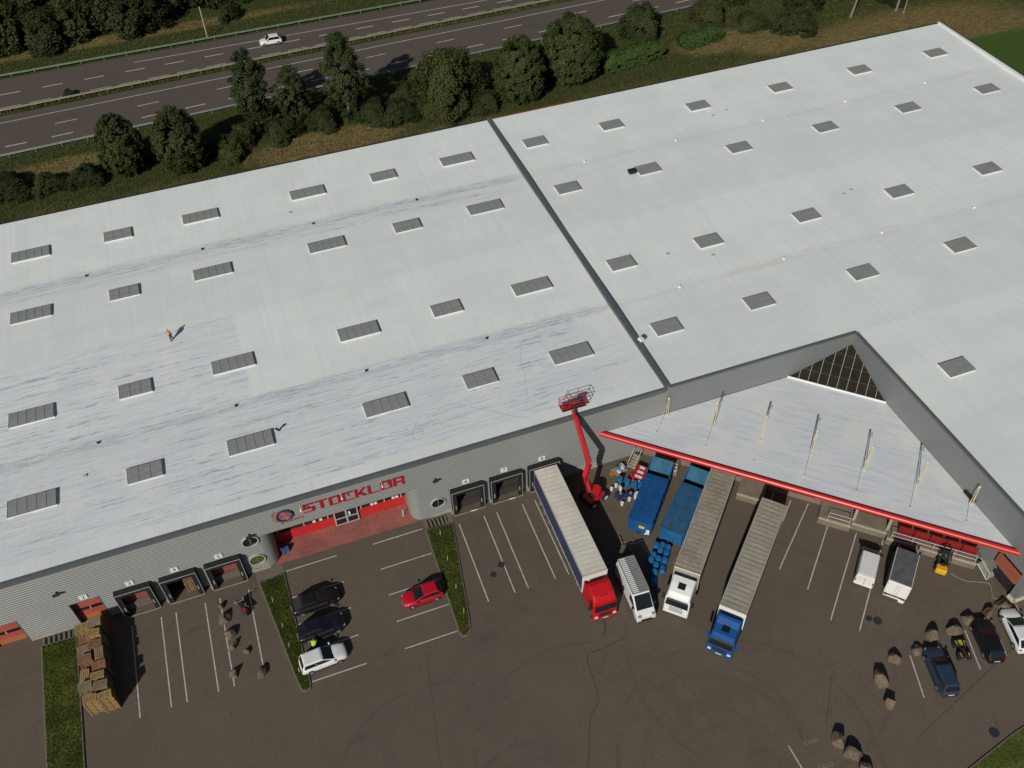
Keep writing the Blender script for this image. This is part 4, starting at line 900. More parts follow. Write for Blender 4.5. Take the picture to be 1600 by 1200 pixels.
    MB().box(a[0]-.05,a[0]+.14,-cw*.8,cw*.8,a[1]+.02,a[1]+.08).build('sun_visor', M('visor_smoke',(.1,.1,.1),.3) if kind != 'red' else cabmat, cb)
    MB().box(c1-.05,c1+.1,-cw*.55,cw*.55,.75,1.25).build('grille', DARK if kind != 'white' else LGREY, cb)
    MB().box(c1-.2,c1+.12,-cw*.98,cw*.98,.3,.62).build('bumper', cabmat, cb, bevel=.05); MB().box(c1+.12,c1+.14,-.28,.28,.4,.52).build('number_plate', PLATE, cb)
    for s in (1,-1):
        MB().box(c1-.1,c1+.12,s*cw*.76-.17,s*cw*.76+.17,.63,.86).build('headlight', CHROME, cb, bevel=.03)
        MB().box(c1-.45,c1-.32,s*(cw+.2)-.11,s*(cw+.2)+.11,1.75,2.5).build('mirror', MIRROR if kind != 'blue' else cabmat, cb, bevel=.02)
        MB().slab([(c1-.25,s*(cw+.012),1.8),(c1-1.05,s*(cw+.012),1.8),(c1-1.05,s*(cw*.985),2.5),(c1-.4,s*(cw*.985),2.5)], .012*s if s < 0 else -.012).build('side_window', GLASS, cb)
        MB().hexa([(c0-.55,s*cw-.03,.6),(c0+.1,s*cw-.03,.6),(c0+.1,s*cw+.01,.6),(c0-.55,s*cw+.01,.6)], [(c0-.4,s*cw*.93-.03,zt-.4),(c0+.1,s*cw*.93-.03,zt-.3),(c0+.1,s*cw*.93+.01,zt-.3),(c0-.4,s*cw*.93+.01,zt-.4)]).build('side_fairing', cabmat, cb)
        MB().box(c1-1.2,c1-.35,s*cw-.06,s*cw+.04,.32,.5).build('step', DARK, cb)
    if kind == 'white':
        for i in range(9): MB().box(c1+.01,c1+.03,-.62+i*.14,-.54+i*.14,1.32,1.44).build('front_lettering', DARK, cb)
    if kind in ('white','blue'):
        xx = c0+1.05 if kind == 'white' else c0+1.2; zz = (zt-.2+(zt-.5-zt+.2)*((xx-c0-.9)/(c1-.55-c0-.9))) if kind == 'white' else zt-.53
        MB().obox((xx,0,zz+.03),(.3,.36,.035), 0, Matrix.Rotation(R(14 if kind == 'white' else 6),3,'Y')).build('roof_hatch', GLASS, cb)
    else:
        MB().box(c1-.62,c1-.55,-cw*.3,cw*.3,zt-.33,zt-.25).build('roof_lamp_bar', cabmat, cb)
    MB().box(TL+.02,TL+.5,-.9,.9,1.0,1.25).build('catwalk', DARK, t)
    return t
REDT = artic('red cabbed articulated truck with navy curtains backed onto the front dock', (-13.75,-.95), (-14.0,-14.4), paint('truck_red',(.48,.008,.012)), M('navy_curtain',(.035,.04,.11),.5,0,.12,.6), M('beige_roof_sheet',(.64,.61,.53),.6,0,.14,.5,.1), 'red', .024)
artic('white cabbed articulated truck with taupe trailer roof between compactor and blue truck', (3.65,-7.6), (-5.85,-17.45), paint('truck_white',(.72,.73,.72)), M('taupe_curtain',(.07,.06,.05),.6,0,.12,.6), M('taupe_roof_sheet',(.29,.26,.20),.7,0,.28,.45,.1), 'white', .03)
artic('blue cabbed articulated truck with ribbed olive trailer roof, rightmost of the trucks', (6.1,-13.3), (-3.85,-22.6), M('paint_truck_blue',(.010,.075,.25),.6,0,.06,1.2,0,.2), M('grey_curtain',(.12,.115,.105),.6,0,.12,.6), M('olive_roof_sheet',(.31,.285,.225),.7,0,.2,.5,.1), 'blue', .045)
# ------------------------------------------------------------------ compactors, drums, lift and yard clutter
def compactor(label, pts, hop, mat, matd, stickers):
    a, b, c, d = [Vector(p) for p in pts]      # roof: rear left, rear right, front left, front right
    rear = (a+b)/2; fr = (c+d)/2; L = (fr-rear).length; w = ((b-a).length+(d-c).length)/4; dr = (fr-rear).normalized()
    t = thing('waste_compactor', label, 'container', (rear.x,rear.y,0), math.atan2(dr.y, dr.x), 'blue compactor containers'); h = 2.3
    bd = MB().box(0,L,-w,w,.25,h-.06).build('body', mat, t, bevel=.04)
    rust = M('rusty_'+mat.name, tuple(.75*v+.02 for v in mat.node_tree.nodes['Principled BSDF'].inputs[0].default_value[:3]) if False else (.02,.13,.27), .6, 0, .35, 1.0)
    k = 3
    for i in range(k): MB().box(.05,L-.05,-w+2*w*i/k+.03,-w+2*w*(i+1)/k-.03,h-.06,h-.02).build('roof_sheet', matd, bd)
    for s in (1,-1):
        for i in range(7): MB().box(L*(i+.5)/7-.06,L*(i+.5)/7+.06,s*w-.04 if s > 0 else -w-.09,s*w+.09 if s > 0 else -w+.04,.3,h-.12).build('side_rib', mat, bd)
        MB().box(0,L,s*w-.05,s*w+.07,h-.12,h).build('top_rail', mat, bd); MB().box(.1,L-.1,s*.5-.09,s*.5+.09,.05,.25).build('skid', DARK, t)
        MB().cyl((.5,s*(w-.15)-.1,.14),(.5,s*(w-.15)+.1,.14), .14, .14, 10).build('roller', DARK, t); MB().cyl((L-.5,s*(w-.15)-.1,.14),(L-.5,s*(w-.15)+.1,.14), .14, .14, 10).build('roller', DARK, t)
    MB().box(L,L+.06,-w,w,.3,h).build('end_door', mat, t); MB().tube([(L+.06,-.2,.5),(L+.3,0,.5),(L+.06,.2,.5)], .04, 6).build('hook_bar', DARK, t)
    hp = MB().hexa([(-2.0,-w,.25),(-.05,-w,.25),(-.05,w,.25),(-2.0,w,.25)], [(-2.0,-w,1.6),(-.05,-w,1.6),(-.05,w,1.6),(-2.0,w,1.6)]).build('press_chamber', mat, t)
    for s in (1,-1): MB().hexa([(-2.0,s*w-.04,1.6),(-.1,s*w-.04,1.6),(-.1,s*w+.04,1.6),(-2.0,s*w+.04,1.6)], [(-2.0,s*w-.04,3.0),(-.6,s*w-.04,2.5),(-.6,s*w+.04,2.5),(-2.0,s*w+.04,3.0)]).build('hopper_side', mat, t)
    MB().slab([(-1.15,-w+.05,1.75),(-1.15,w-.05,1.75),(-2.05,w-.05,3.05),(-2.05,-w+.05,3.05)], .05).build('hopper_back', M('hopper_scuffed',(.035,.12,.2),.75,0,.35,1.2,0,.1), t)
    MB().box(-1.2,-.1,-w+.06,w-.06,1.6,1.64).build('hopper_floor', BLACK, t); MB().box(-.16,-.04,-w,w,1.6,h+.05).build('hopper_lip', mat, t)
    if stickers:
        MB().box(L+.062,L+.07,-.05,.55,1.2,1.6).build('yellow_sticker', M('sticker_yellow',(.75,.5,.02),.5), t)
        MB().box(L+.062,L+.07,-.55 if False else .75,1.1,.5,1.25).box(L+.062,L+.07,.62,.8,.35,.6).build('white_notice', WHITE, t)
    else:
        for s in (-.4,.5): MB().box(L-.9,L-.45,s-.16,s+.16,h-.018,h-.012).build('rust_patch', M('rust',(.10,.045,.025),.9,0,.5,5), t)
    return t
BL1, BL2 = M('container_blue',(.012,.08,.25),.6,0,.22,.6,0,.2), M('container_teal_blue',(.02,.11,.25),.65,0,.28,.6,0,.2)
compactor('dark blue waste compactor with yellow sticker, nearest the drums', [(-3.83,-4.43),(-1.97,-6.24),(-7.69,-8.91),(-6.17,-10.5)], None, BL1, M('container_blue_roof',(.012,.085,.25),.65,0,.2,.6,0,.15), True)
compactor('lighter blue waste compactor beside the white truck', [(-.85,-6.94),(.84,-8.66),(-5.36,-11.14),(-3.63,-12.63)], None, BL2, M('container_teal_roof',(.03,.105,.21),.7,0,.35,.9,0,.15), False)
DRUM = M('blue_plastic_drum',(.015,.14,.36),.4,0,.1,2)
def drum(x, y, lab, lying=None, r=.29, h=.9, mat=None, grp='blue drums', z0=0.0):
    t = thing('blue_drum' if mat is None else 'white_tub', lab, 'drum' if mat is None else 'tub', (x,y,z0), 0, grp); mm = mat or DRUM
    prof = [(r*.9,0),(r,.06*h/.9),(r,.3*h),(r*1.04,.33*h),(r,.36*h),(r,.64*h),(r*1.04,.67*h),(r,.7*h),(r,.94*h),(r*.93,h),(r*.93,h-.03),(.01,h-.03)]
    n = 18; rings = [[(q*math.cos(2*math.pi*i/n), q*math.sin(2*math.pi*i/n), z) for i in range(n)] for q, z in prof]
    b = MB().loft(rings, True).build('shell', mm, t, True); lid = MB().cyl((0,0,h-.04),(0,0,h-.015), r*.86, r*.86, 16).cyl((r*.5,0,h-.02),(r*.5,0,h+.03), .05, .05, 8).build('lid', mm, t)
    if lying is not None: t.rotation_mode = 'XYZ'; t.rotation_euler = (0, R(90), R(lying)); t.location = (x - .45*math.cos(R(lying)), y-.45*math.sin(R(lying)), r)
    return t
DB = [(-6.06,-11.99,0),(-5.49,-12.2,0),(-5.09,-12.68,0),(-5.95,-12.65,0),(-5.55,-13.2,0),(-6.83,-12.91,0),(-7.3,-13.35,0),(-6.6,-13.5,0),(-6.05,-13.85,0),(-7.12,-14.05,0),(-6.6,-14.55,60),(-7.6,-14.75,0),(-8.05,-15.5,65)]
pos = ['at the back left of the cluster in front of the compactors','at the back middle of the cluster in front of the compactors','at the back right of the cluster in front of the compactors','in the middle of the second row of the cluster','at the right of the second row of the cluster','at the left of the third row of the cluster','at the far left edge of the cluster','at the centre of the cluster','at the right edge of the cluster','left of the drum lying on its side','','standing apart at the near end of the cluster','']
for (x, y, l), p in zip(DB, pos): drum(x, y, ('blue drum lying on its side near the pink straw by the white truck' if y > -15 else 'blue drum lying on its side nearest the white van') if l else 'upright blue plastic drum '+p, None if not l else l)
for i, (x, y) in enumerate(((-5.95,-3.0),(-5.35,-3.6),(-4.75,-4.1),(-4.2,-4.45))): drum(x, y, 'upright blue drum, %s from the left in the row beside the dark blue compactor' % ORD[i])
drum(-5.1,-6.25,'blue drum standing alone under a white tub by the dark blue compactor')
drum(-5.1,-5.55,'round white tub beside the row of blue drums', None, .38, .75, M('white_tub',(.68,.66,.58),.5), 'white tubs')
drum(-3.9,-3.7,'white sack shaped tub between the drum row and the compactor', None, .34, .6, M('white_tub',(.68,.66,.58),.5), 'white tubs')
BUCK = M('white_bucket',(.74,.73,.66),.5)
for i, (x, y, z) in enumerate(((-7.2,-3.6,0),(-6.55,-3.35,.0),(-6.25,-3.75,.0),(-6.5,-4.3,.52),(-6.95,-5.75,0),(-6.0,-5.5,0))):
    t = thing('paint_bucket', ['white paint bucket, leftmost by the drum row','white paint bucket behind the left blue tarpaulin','white paint bucket between the tarpaulin and the drums','white paint bucket standing on the left blue tarpaulin','white paint bucket in front of the left blue tarpaulin','white paint bucket in front of the right blue tarpaulin'][i], 'bucket', (x,y,z), 0, 'white paint buckets')
    MB().cyl((0,0,0),(0,0,.38), .15, .18, 14).build('pail', BUCK, t); MB().cyl((0,0,.38),(0,0,.41), .19, .19, 14).build('lid', BUCK, t); MB().tube([(.18*math.cos(a),.18*math.sin(a),.3-.1*math.sin(a)) for a in [math.pi*i/6 for i in range(7)]], .01, 4).build('handle', LGREY, t)
TARP = M('navy_tarpaulin',(.02,.03,.11),.5,0,.25,2,.6)
for i, (x, y, r_) in enumerate(((-6.75,-4.6,.3),(-5.75,-4.95,.2))):
    t = thing('tarped_pallet', ['navy tarpaulin covered load, left of the two by the drums','navy tarpaulin covered load, right of the two by the drums'][i], 'load', (x,y,0), r_, 'tarpaulin covered loads')
    mb = MB(); g = 7; P = {}
    for a in range(g):
        for b in range(g):
            u, v = a/(g-1)*2-1, b/(g-1)*2-1; e = max(abs(u),abs(v)); P[a,b] = len(mb.v); mb.v.append((u*.5, v*.42, (.5 if e < .9 else .05)+rnd.uniform(-.05,.05)))
    for a in range(g-1):
        for b in range(g-1): mb.f.append((P[a,b],P[a+1,b],P[a+1,b+1],P[a,b+1]))
    mb.build('tarpaulin', TARP, t); MB().box(-.45,.45,-.38,.38,.02,.14).build('pallet_base', WOODB, t)
    MB().obox((.1,-.1,.55),(.14,.1,.06),.6).build('crumpled_wrap', M('grey_wrap',(.3,.32,.33),.4), t)
# red crates on a pallet, blue-white bagged load
t = thing('red_crate_stack', 'stack of red plastic crates on a pallet by the cream handrail', 'crates', (-3.6,-3.0,0), R(40)); RC = M('red_crate',(.38,.015,.025),.45,0,.2,3)
MB().box(-.95,.95,-.7,.7,.0,.14).build('pallet_base', WOODB, t)
for i in range(3):
    for j in range(2):
        for k in range(2):
            c = MB().box(-.95+i*.64,-.35+i*.64,-.7+j*.71,-.02+j*.71,.15+k*.34,.46+k*.34).build('crate', RC, t, bevel=.02)
    MB().box(-.85+i*.64,-.5+i*.64,-.5+.1*i,.3,.80,.815).build('crate_label', PLATE, t)
t = thing('wrapped_load', 'blue and white wrapped sacks heaped on a low pallet by the wall', 'load', (-5.3,-1.45,0), R(15))
MB().box(-.75,.75,-.55,.55,0,.14).build('pallet_base', WOODB, t)
for i in range(9):
    x, y, z = rnd.uniform(-.5,.5), rnd.uniform(-.35,.35), .3+.12*(i//4); MB().obox((x,y,z),(.3,.2,.1), rnd.uniform(0,3)).build('sack', [M('sack_blue',(.10,.2,.36),.6,0,.3,3),M('sack_white',(.6,.62,.64),.6,0,.2,3),M('sack_grey',(.16,.18,.22),.6)][i % 3], t, True, bevel=.05, sub=1)
t = thing('red_can', 'small red fuel can with white cap beside the red crates', 'can', (-4.55,-2.75,0), .4); MB().box(-.22,.22,-.16,.16,0,.42).build('can_body', RC, t, bevel=.04); MB().cyl((.1,0,.42),(.1,0,.5), .06, .05, 10).build('cap', WHITE, t); MB().tube([(-.15,0,.42),(-.1,0,.5),(.02,0,.5),(.06,0,.42)], .02, 5).build('handle', RC, t)
t = thing('cardboard_scrap', 'orange cardboard piece leaning by the wrapped sacks', 'cardboard', (-6.25,-1.75,0), .7); MB().obox((0,0,.14),(.3,.12,.02),0,Matrix.Rotation(.6,3,'X')).build('sheet', M('orange_card',(.45,.17,.05),.8), t); MB().obox((.05,.2,.03),(.2,.1,.02)).build('flap', M('orange_card',(.45,.17,.05),.8), t)
t = thing('red_fan_box', 'small red machine in shadow between the white van and the drums', 'machine', (-8.6,-14.2,0), .2); MB().box(-.2,.2,-.28,.28,0,.6).build('case', RC, t, bevel=.03); MB().tube([(0,-.2,.6),(0,-.2,.75),(0,.2,.75),(0,.2,.6)], .02, 5).build('handle', BLACK, t)
t = thing('scrap_heap', 'flattened timber and wire scraps on the asphalt before the dark blue compactor', 'scrap', (-8.6,-10.6,0))
for i in range(9): MB().obox((rnd.uniform(-.6,.9),rnd.uniform(-.6,.7),.05+.04*i%.2),(rnd.uniform(.3,.7),.06,.03), rnd.uniform(0,3.1)).build('lath', M('weathered_lath',(.20,.16,.11),.9,0,.3), t)
t = thing('straw_heap', 'rusty pink heap of wood shavings beside the cluster of drums', 'heap', (-4.6,-14.1,0)); t['kind'] = 'thing'
mb = MB(); r2 = random.Random(3)
for i in range(900):
    a, q = r2.uniform(0,6.28), r2.random()**.6; x, y = q*math.cos(a)*.55, q*math.sin(a)*1.5; c_, s_ = math.cos(.75), math.sin(.75); x, y = x*c_+y*s_, -x*s_+y*c_
    z = .3*(1-q*q)+.02; d = Vector((r2.uniform(-1,1),r2.uniform(-1,1),r2.uniform(-.3,.6)))*.12; n = Vector((-d.y,d.x,0))*.25
    mb.poly([(x-n.x,y-n.y,z),(x+n.x,y+n.y,z),(x+d.x,y+d.y,z+d.z)])
SHV = M('wood_shavings',(.30,.17,.075),.9,0,.4,3); mb.build('shavings', SHV, t, fix=False)['kind'] = 'stuff'
# ---- boom lift
t = thing('boom_lift', 'red articulated boom lift raised to the roof edge behind the red truck', 'lift', (-9.4,-3.9,0), R(20)); RL = M('lift_red',(.52,.012,.022),.4,0,.08,.8,0,.5,0,.3)
MB().box(-1.1,1.1,-.7,.7,.35,.75).build('chassis', RL, t, bevel=.06)
for sx in (-.85,.85):
    for sy in (-.85,.85): wheel(t, sx, sy, .42, .34, WHITE)
iv = Matrix.Rotation(-R(20),3,'Z'); T0 = Vector((-9.4,-3.9,0)); wl = lambda p: tuple(iv @ (Vector(p)-T0))
MB().cyl((0,0,.75),(0,0,.95), .5, .5, 18).build('slew_ring', DARK, t)
mb = MB()
for (cx, cy, a) in ((.62,-.2,0),): mb.loft([[(x,y,z) for x, y in ((-.15,-.75),(.45,-.62),(.85,-.25),(.85,.25),(.45,.62),(-.15,.75))] for z in (.95,1.35)]+[[(x*.9,y*.9,1.6) for x, y in ((-.15,-.75),(.45,-.62),(.85,-.25),(.85,.25),(.45,.62),(-.15,.75))]])
mb.build('counterweight', RL, t, bevel=.05)
J1 = (-9.95,-3.95,1.5); J2 = (-10.55,-4.0,4.5); J3 = (-10.1,-3.8,5.95); J4 = (-10.35,-.5,9.9); J5 = (-10.4,.15,10.15)
def arm(name, a, b, r, n=4):
    d = Vector(b)-Vector(a); s_ = d.cross(Vector((0,0,1))).normalized()*r if d.cross(Vector((0,0,1))).length > .01 else Vector((r,0,0)); u_ = s_.cross(d).normalized()*r*1.25
    A = [Vector(wl(Vector(a)+k)) for k in (-s_-u_, s_-u_, s_+u_, -s_+u_)]; B = [Vector(wl(Vector(b)+k)) for k in (-s_-u_, s_-u_, s_+u_, -s_+u_)]; return MB().hexa(A, B).build(name, RL, t, bevel=.02)
off = Vector((.16,0,0))
arm('lower_arm', Vector(J1)-off, Vector(J2)-off, .09); arm('lower_arm', Vector(J1)+off, Vector(J2)+off, .09); arm('elbow_block', J2, J3, .22); arm('upper_boom', J3, J4, .19); arm('inner_boom', Vector(J3)+Vector((0,1.2,1.5)), Vector(J4)+Vector((0,.1,.1)), .14); arm('jib', J4, J5, .11)
MB().tube([wl(Vector(J3)+Vector((.3,.1,.2))), wl(Vector(J4)+Vector((.28,-.4,-.3)))], .04, 6).build('hose', BLACK, t); MB().tube([wl((-9.85,-3.95,1.4)), wl((-10.35,-3.98,3.4))], .08, 8).build('lift_cylinder', GREY, t)
bk = thing('work_basket', 'red railed work basket at the tip of the boom lift over the roof', 'basket', (-10.2,.55,10.15), R(-4)) if False else None
B0 = Vector((-10.1,.75,10.2)); wx, wy = 1.3, .5
flr = MB().hexa(*[[wl((B0.x+sx*wx,B0.y+sy*wy,B0.z+z)) for sx, sy in ((-1,-1),(1,-1),(1,1),(-1,1))] for z in (-.06,0)]).build('basket_floor', DARK, t)
mb = MB(); cs = [(-1,-1),(0,-1),(1,-1),(1,1),(0,1),(-1,1)]
for sx, sy in cs: mb.tube([wl((B0.x+sx*wx,B0.y+sy*wy,B0.z)), wl((B0.x+sx*wx,B0.y+sy*wy,B0.z+1.1))], .03, 5)
for z in (.35,.72,1.1):
    q = [wl((B0.x+sx*wx,B0.y+sy*wy,B0.z+z)) for sx, sy in cs]; mb.tube(q+[q[0]], .028, 5)
mb.build('basket_rail', RL, t)
MB().hexa(*[[wl((B0.x+.1+sx*.45,B0.y-.3+sy*.18,B0.z+z)) for sx, sy in ((-1,-1),(1,-1),(1,1),(-1,1))] for z in (.7,1.05)]).build('control_box', M('olive_box',(.08,.08,.05),.6), t)
for i in range(3): MB().hexa(*[[wl((B0.x-.9+i*.45+sx*.17,B0.y-.1+sy*.2,B0.z+z)) for sx, sy in ((-1,-1),(1,-1),(1,1),(-1,1))] for z in (.02,.5)]).build('tool_box', RC if i < 2 else DARK, t)
# ---- forklift
t = thing('forklift', 'yellow and black forklift truck facing the dock platform', 'forklift', (19.1,-23.9,0), R(45))
MB().box(-1.15,-.35,-.52,.52,.3,1.05).build('counterweight', YELLOW, t, bevel=.12); MB().box(-.4,.75,-.5,.5,.3,.75).build('chassis', DARK, t, bevel=.04)
for sx, sy in ((-.75,-.45),(-.75,.45),(.55,-.5),(.55,.5)): wheel(t, sx, sy, .3, .2, YELLOW)
MB().box(-.55,-.1,-.25,.25,.75,1.0).box(-.6,-.48,-.25,.25,1.0,1.4).build('seat', BLACK, t, bevel=.04)
mb = MB()
for sy in (-.46,.46): mb.tube([(-.6,sy,1.0),(-.5,sy,2.1),(.55,sy,2.1),(.75,sy,.8)], .045, 6)
for i in range(7): mb.box(-.5+i*.16,-.44+i*.16,-.46,.46,2.08,2.14)
mb.build('overhead_guard', DARK, t); MB().cyl((.45,0,.8),(.25,0,1.25), .04, .04, 6).cyl((.26,0,1.2),(.22,0,1.28), .17, .17, 12).build('steering_wheel', BLACK, t)
mb = MB()
for sy in (-.3,.3): mb.box(.85,.98,sy-.06,sy+.06,.1,2.3)
for z in (.4,1.2,2.2): mb.box(.87,.95,-.35,.35,z,z+.1)
mb.build('mast', DARK, t); MB().box(1.0,1.06,-.5,.5,.15,.6).box(1.04,2.0,-.35,-.22,.1,.15).box(1.04,2.0,.22,.35,.1,.15).build('forks', GREY, t)
# ---- quad bike
t = thing('quad_bike', 'black and yellow quad bike parked between two cars at lower right', 'quad', (15.0,-32.1,0), R(72)); QY = M('quad_yellow',(.42,.36,.05),.4,0,.3)
for sx, sy in ((-.62,-.45),(-.62,.45),(.62,-.43),(.62,.43)): wheel(t, sx, sy, .29, .26, DARK)
MB().loft([[(x,y*k,z) for y, z in ((-.14,.4),(.14,.4),(.16,.68),(-.16,.68))] for x, k in ((-.75,1.2),(-.2,1),(.2,.8),(.75,1))]).build('body', BLACK, t, bevel=.03)
for s in (1,-1):
    for x in (-.62,.6): MB().hexa([(x-.36,s*.2-.02,.66),(x+.36,s*.2-.02,.66),(x+.36,s*.58,.6),(x-.36,s*.58,.6)] if s > 0 else [(x-.36,-.58,.6),(x+.36,-.58,.6),(x+.36,-.18,.66),(x-.36,-.18,.66)], [(x-.3,s*.2-.02,.72),(x+.3,s*.2-.02,.72),(x+.3,s*.55,.66),(x-.3,s*.55,.66)] if s > 0 else [(x-.3,-.55,.66),(x+.3,-.55,.66),(x+.3,-.18,.72),(x-.3,-.18,.72)]).build('mudguard', BLACK, t); MB().obox((x,s*.36,.725),(.2,.05,.012),.2*s).build('yellow_flash', QY, t)
    MB().tube([(.25,0,.8),(.18,s*.3,1.0),(.1,s*.42,1.0)], .025, 6).build('handlebar', BLACK, t)
MB().box(-.65,.05,-.15,.15,.7,.84).build('seat', BLACK, t, bevel=.05); MB().box(.3,.85,-.16,.16,.68,.82).build('nose', QY, t, bevel=.05); MB().box(-.95,-.7,-.3,.3,.74,.78).build('rack', DARK, t); MB().box(.84,.88,-.12,.12,.6,.7).build('headlight', CHROME, t)
# ---- motorbike
t = thing('motorbike', 'dark motorbike with red fairing parked in the boulder lined bay', 'motorbike', (-46.45,-3.95,0), R(108))
for x in (-.7,.7):
    o = MB().cyl((0,-.07,0),(0,.07,0), .32, .32, 18).build('wheel', TYRE, t, bevel=.03, loc=(x,0,.32)); MB().cyl((0,-.075,0),(0,.075,0), .2, .2, 14).build('rim', DARK, o)
MB().loft([[(x,y*k,z+dz) for y, z in ((-.14,.45),(.14,.45),(.17,.8),(-.17,.8))] for x, k, dz in ((-.6,.6,.1),(-.1,1.1,0),(.3,1.3,.08),(.6,.7,.1))]).build('engine_and_tank', BLACK, t, bevel=.04)
MB().box(-.75,-.05,-.13,.13,.82,.92).build('seat', BLACK, t, bevel=.04); MB().hexa([(-.85,-.16,.8),(-.45,-.18,.8),(-.45,.18,.8),(-.85,.16,.8)],[(-.95,-.12,.98),(-.45,-.12,.95),(-.45,.12,.95),(-.95,.12,.98)]).build('tail_fairing', PRD, t); MB().hexa([(.45,-.2,.6),(.75,-.16,.65),(.75,.16,.65),(.45,.2,.6)],[(.35,-.2,1.0),(.6,-.12,1.05),(.6,.12,1.05),(.35,.2,1.0)]).build('front_fairing', BLACK, t)
for s in (1,-1): MB().tube([(.4,0,1.02),(.35,s*.35,1.08),(.22,s*.42,1.05)], .02, 5).build('handlebar', LGREY, t); MB().tube([(.42,s*.1,1.0),(.7,s*.1,.32)], .03, 6).build('fork', LGREY, t); MB().obox((.42,s*.42,1.2),(.03,.08,.05)).build('mirror', LGREY, t); MB().tube([(-.1,s*.2,.4),(-.85,s*.2,.5)], .05, 8).build('exhaust', DARK, t)
# ------------------------------------------------------------------ boulders
def mat_rock():
    t = NT('boulder_stone'); v = t.coord(); oi = t.n('ShaderNodeObjectInfo').outputs['Random']
    n1 = t.noise(v, 2.2, 5, .65); n2 = t.noise(v, 11, 4, .7); c = t.mix(t.ramp(n1, .3, .7), (.075,.055,.042), (.21,.15,.115)); c = t.mix(t.ramp(n2, .4, .8), c, (.27,.21,.16))
    c = t.mix(t.math('MULTIPLY', oi, .6), c, (.14,.118,.08)); t.col(c); t.b.inputs['Roughness'].default_value = .95; t.b.inputs['Specular IOR Level'].default_value = .15; t.bump(n2, .6, .06); return t.m
ROCK = mat_rock()
def boulder(x, y, sx, sy, sz, rz, seed, label, group):
    bm = bmesh.new(); bmesh.ops.create_icosphere(bm, subdivisions=3, radius=1)
    r = random.Random(seed); off = Vector((seed*3.1, seed*1.7, seed*.9)); cuts = [(Vector((r.uniform(-1,1),r.uniform(-1,1),r.uniform(-.3,1))).normalized(), r.uniform(.55,.82)) for _ in range(11)]
    for v in bm.verts:
        p = v.co.copy()
        for n_, d in cuts:
            e = p.dot(n_)-d
            if e > 0: p -= n_*e*.97
        p *= 1+.16*noise.noise(v.co*1.3+off)+.06*noise.noise(v.co*3.7+off)
        v.co = Vector((p.x*sx, p.y*sy, max(p.z, -.45)*sz*1.12+.47*sz))
    me = bpy.data.meshes.new('boulder'); bm.to_mesh(me); bm.free(); me.materials.append(ROCK)
    o = obj('boulder', me); o.location = (x,y,0); o.rotation_euler = (0,0,rz); tag(o, label, 'boulder', group)
for i, (x, y, sx, sy, sz) in enumerate(((21.7,-29.7,1.0,.7,.65),(19.9,-29.75,.8,.6,.6),(17.75,-29.7,.75,.65,.65),(15.75,-30.1,.75,.65,.75),(13.5,-29.9,.8,.7,.75),(11.4,-30.6,.7,.6,.5),(8.8,-30.6,.75,.65,.6),(6.45,-31.8,.75,.95,.9),(5.95,-34.0,.6,.65,.75),(-.1,-35.2,.8,.75,.85),(.35,-36.75,.85,.7,.75),(.7,-38.1,.7,.7,.7))):
    lab = 'rounded brown boulder, %s of nine counted leftwards along the right car bays' % ORD[i] if i < 9 else ['large brown boulder right of the painted taxi bay','long brown boulder just below the taxi bay boulder','brown boulder cut by the bottom edge below the taxi bay'][i-9]
    boulder(x, y, sx, sy, sz, i*.9, i+1, lab, 'boulders around the right car bays')
for i, (x, y, sx, sy, sz) in enumerate(((-48.45,-2.9,.3,.35,.5),(-48.35,-4.4,.75,.6,.6),(-47.95,-6.3,.55,.7,.65),(-47.95,-7.6,.45,.6,.55),(-46.9,-8.6,.35,.3,.45),(-48.35,-10.4,.5,.55,.55),(-45.75,-11.25,.75,.42,.55))):
    boulder(x, y, sx, sy, sz*.85, i*.7, i+30, ['small upright stone at the dock end of the left boulder row','broad boulder second from the dock in the left boulder row','boulder third from the dock in the left boulder row','narrow boulder fourth from the dock in the left boulder row','small stone set aside in the bay with the motorbike','boulder at the open end of the left boulder row','tan boulder alone at the end of the motorbike bay line'][i], 'boulders in the left truck bays')
# ------------------------------------------------------------------ pallets
WOODS = [WOODB, M('pallet_reddish', (.25,.135,.075), .85, 0, .3, 2.2, .2, .3, .4), M('pallet_greyed', (.26,.2,.125), .85, 0, .3, 2.2, .2, .3, .4)]
def pallet_mesh(nb, wd=0):
    mb = MB()
    for i in range(nb): y = -.4+.8*(i+.5)/nb; mb.box(-.6,.6,y-.8/nb*.36,y+.8/nb*.36,.12,.142)
    for x in (-.53,0,.53): mb.box(x-.07,x+.07,-.4,.4,.1,.12); mb.box(x-.05,x+.05,-.4,.4,.0,.02)
    for x in (-.53,0,.53):
        for y in (-.34,0,.34): mb.box(x-.07,x+.07,y-.05,y+.05,.02,.1)
    return mb.mesh('wooden_pallet', WOODS[wd], False, False)
PM = [pallet_mesh(5), pallet_mesh(7,1), pallet_mesh(5,2), pallet_mesh(6,1), pallet_mesh(4), pallet_mesh(7,2)]
LFT = [(-60.75,-1.95),(-60.65,-3.05),(-60.7,-4.15),(-60.55,-5.35),(-60.85,-6.75),(-60.7,-8.15),(-60.35,-9.55)]; RGT = [(-59.6,-1.85),(-59.65,-3.1),(-59.6,-4.1),(-59.35,-5.25),(-59.4,-6.45),(-59.55,-7.5),(-59.35,-8.55),(-59.05,-9.65)]
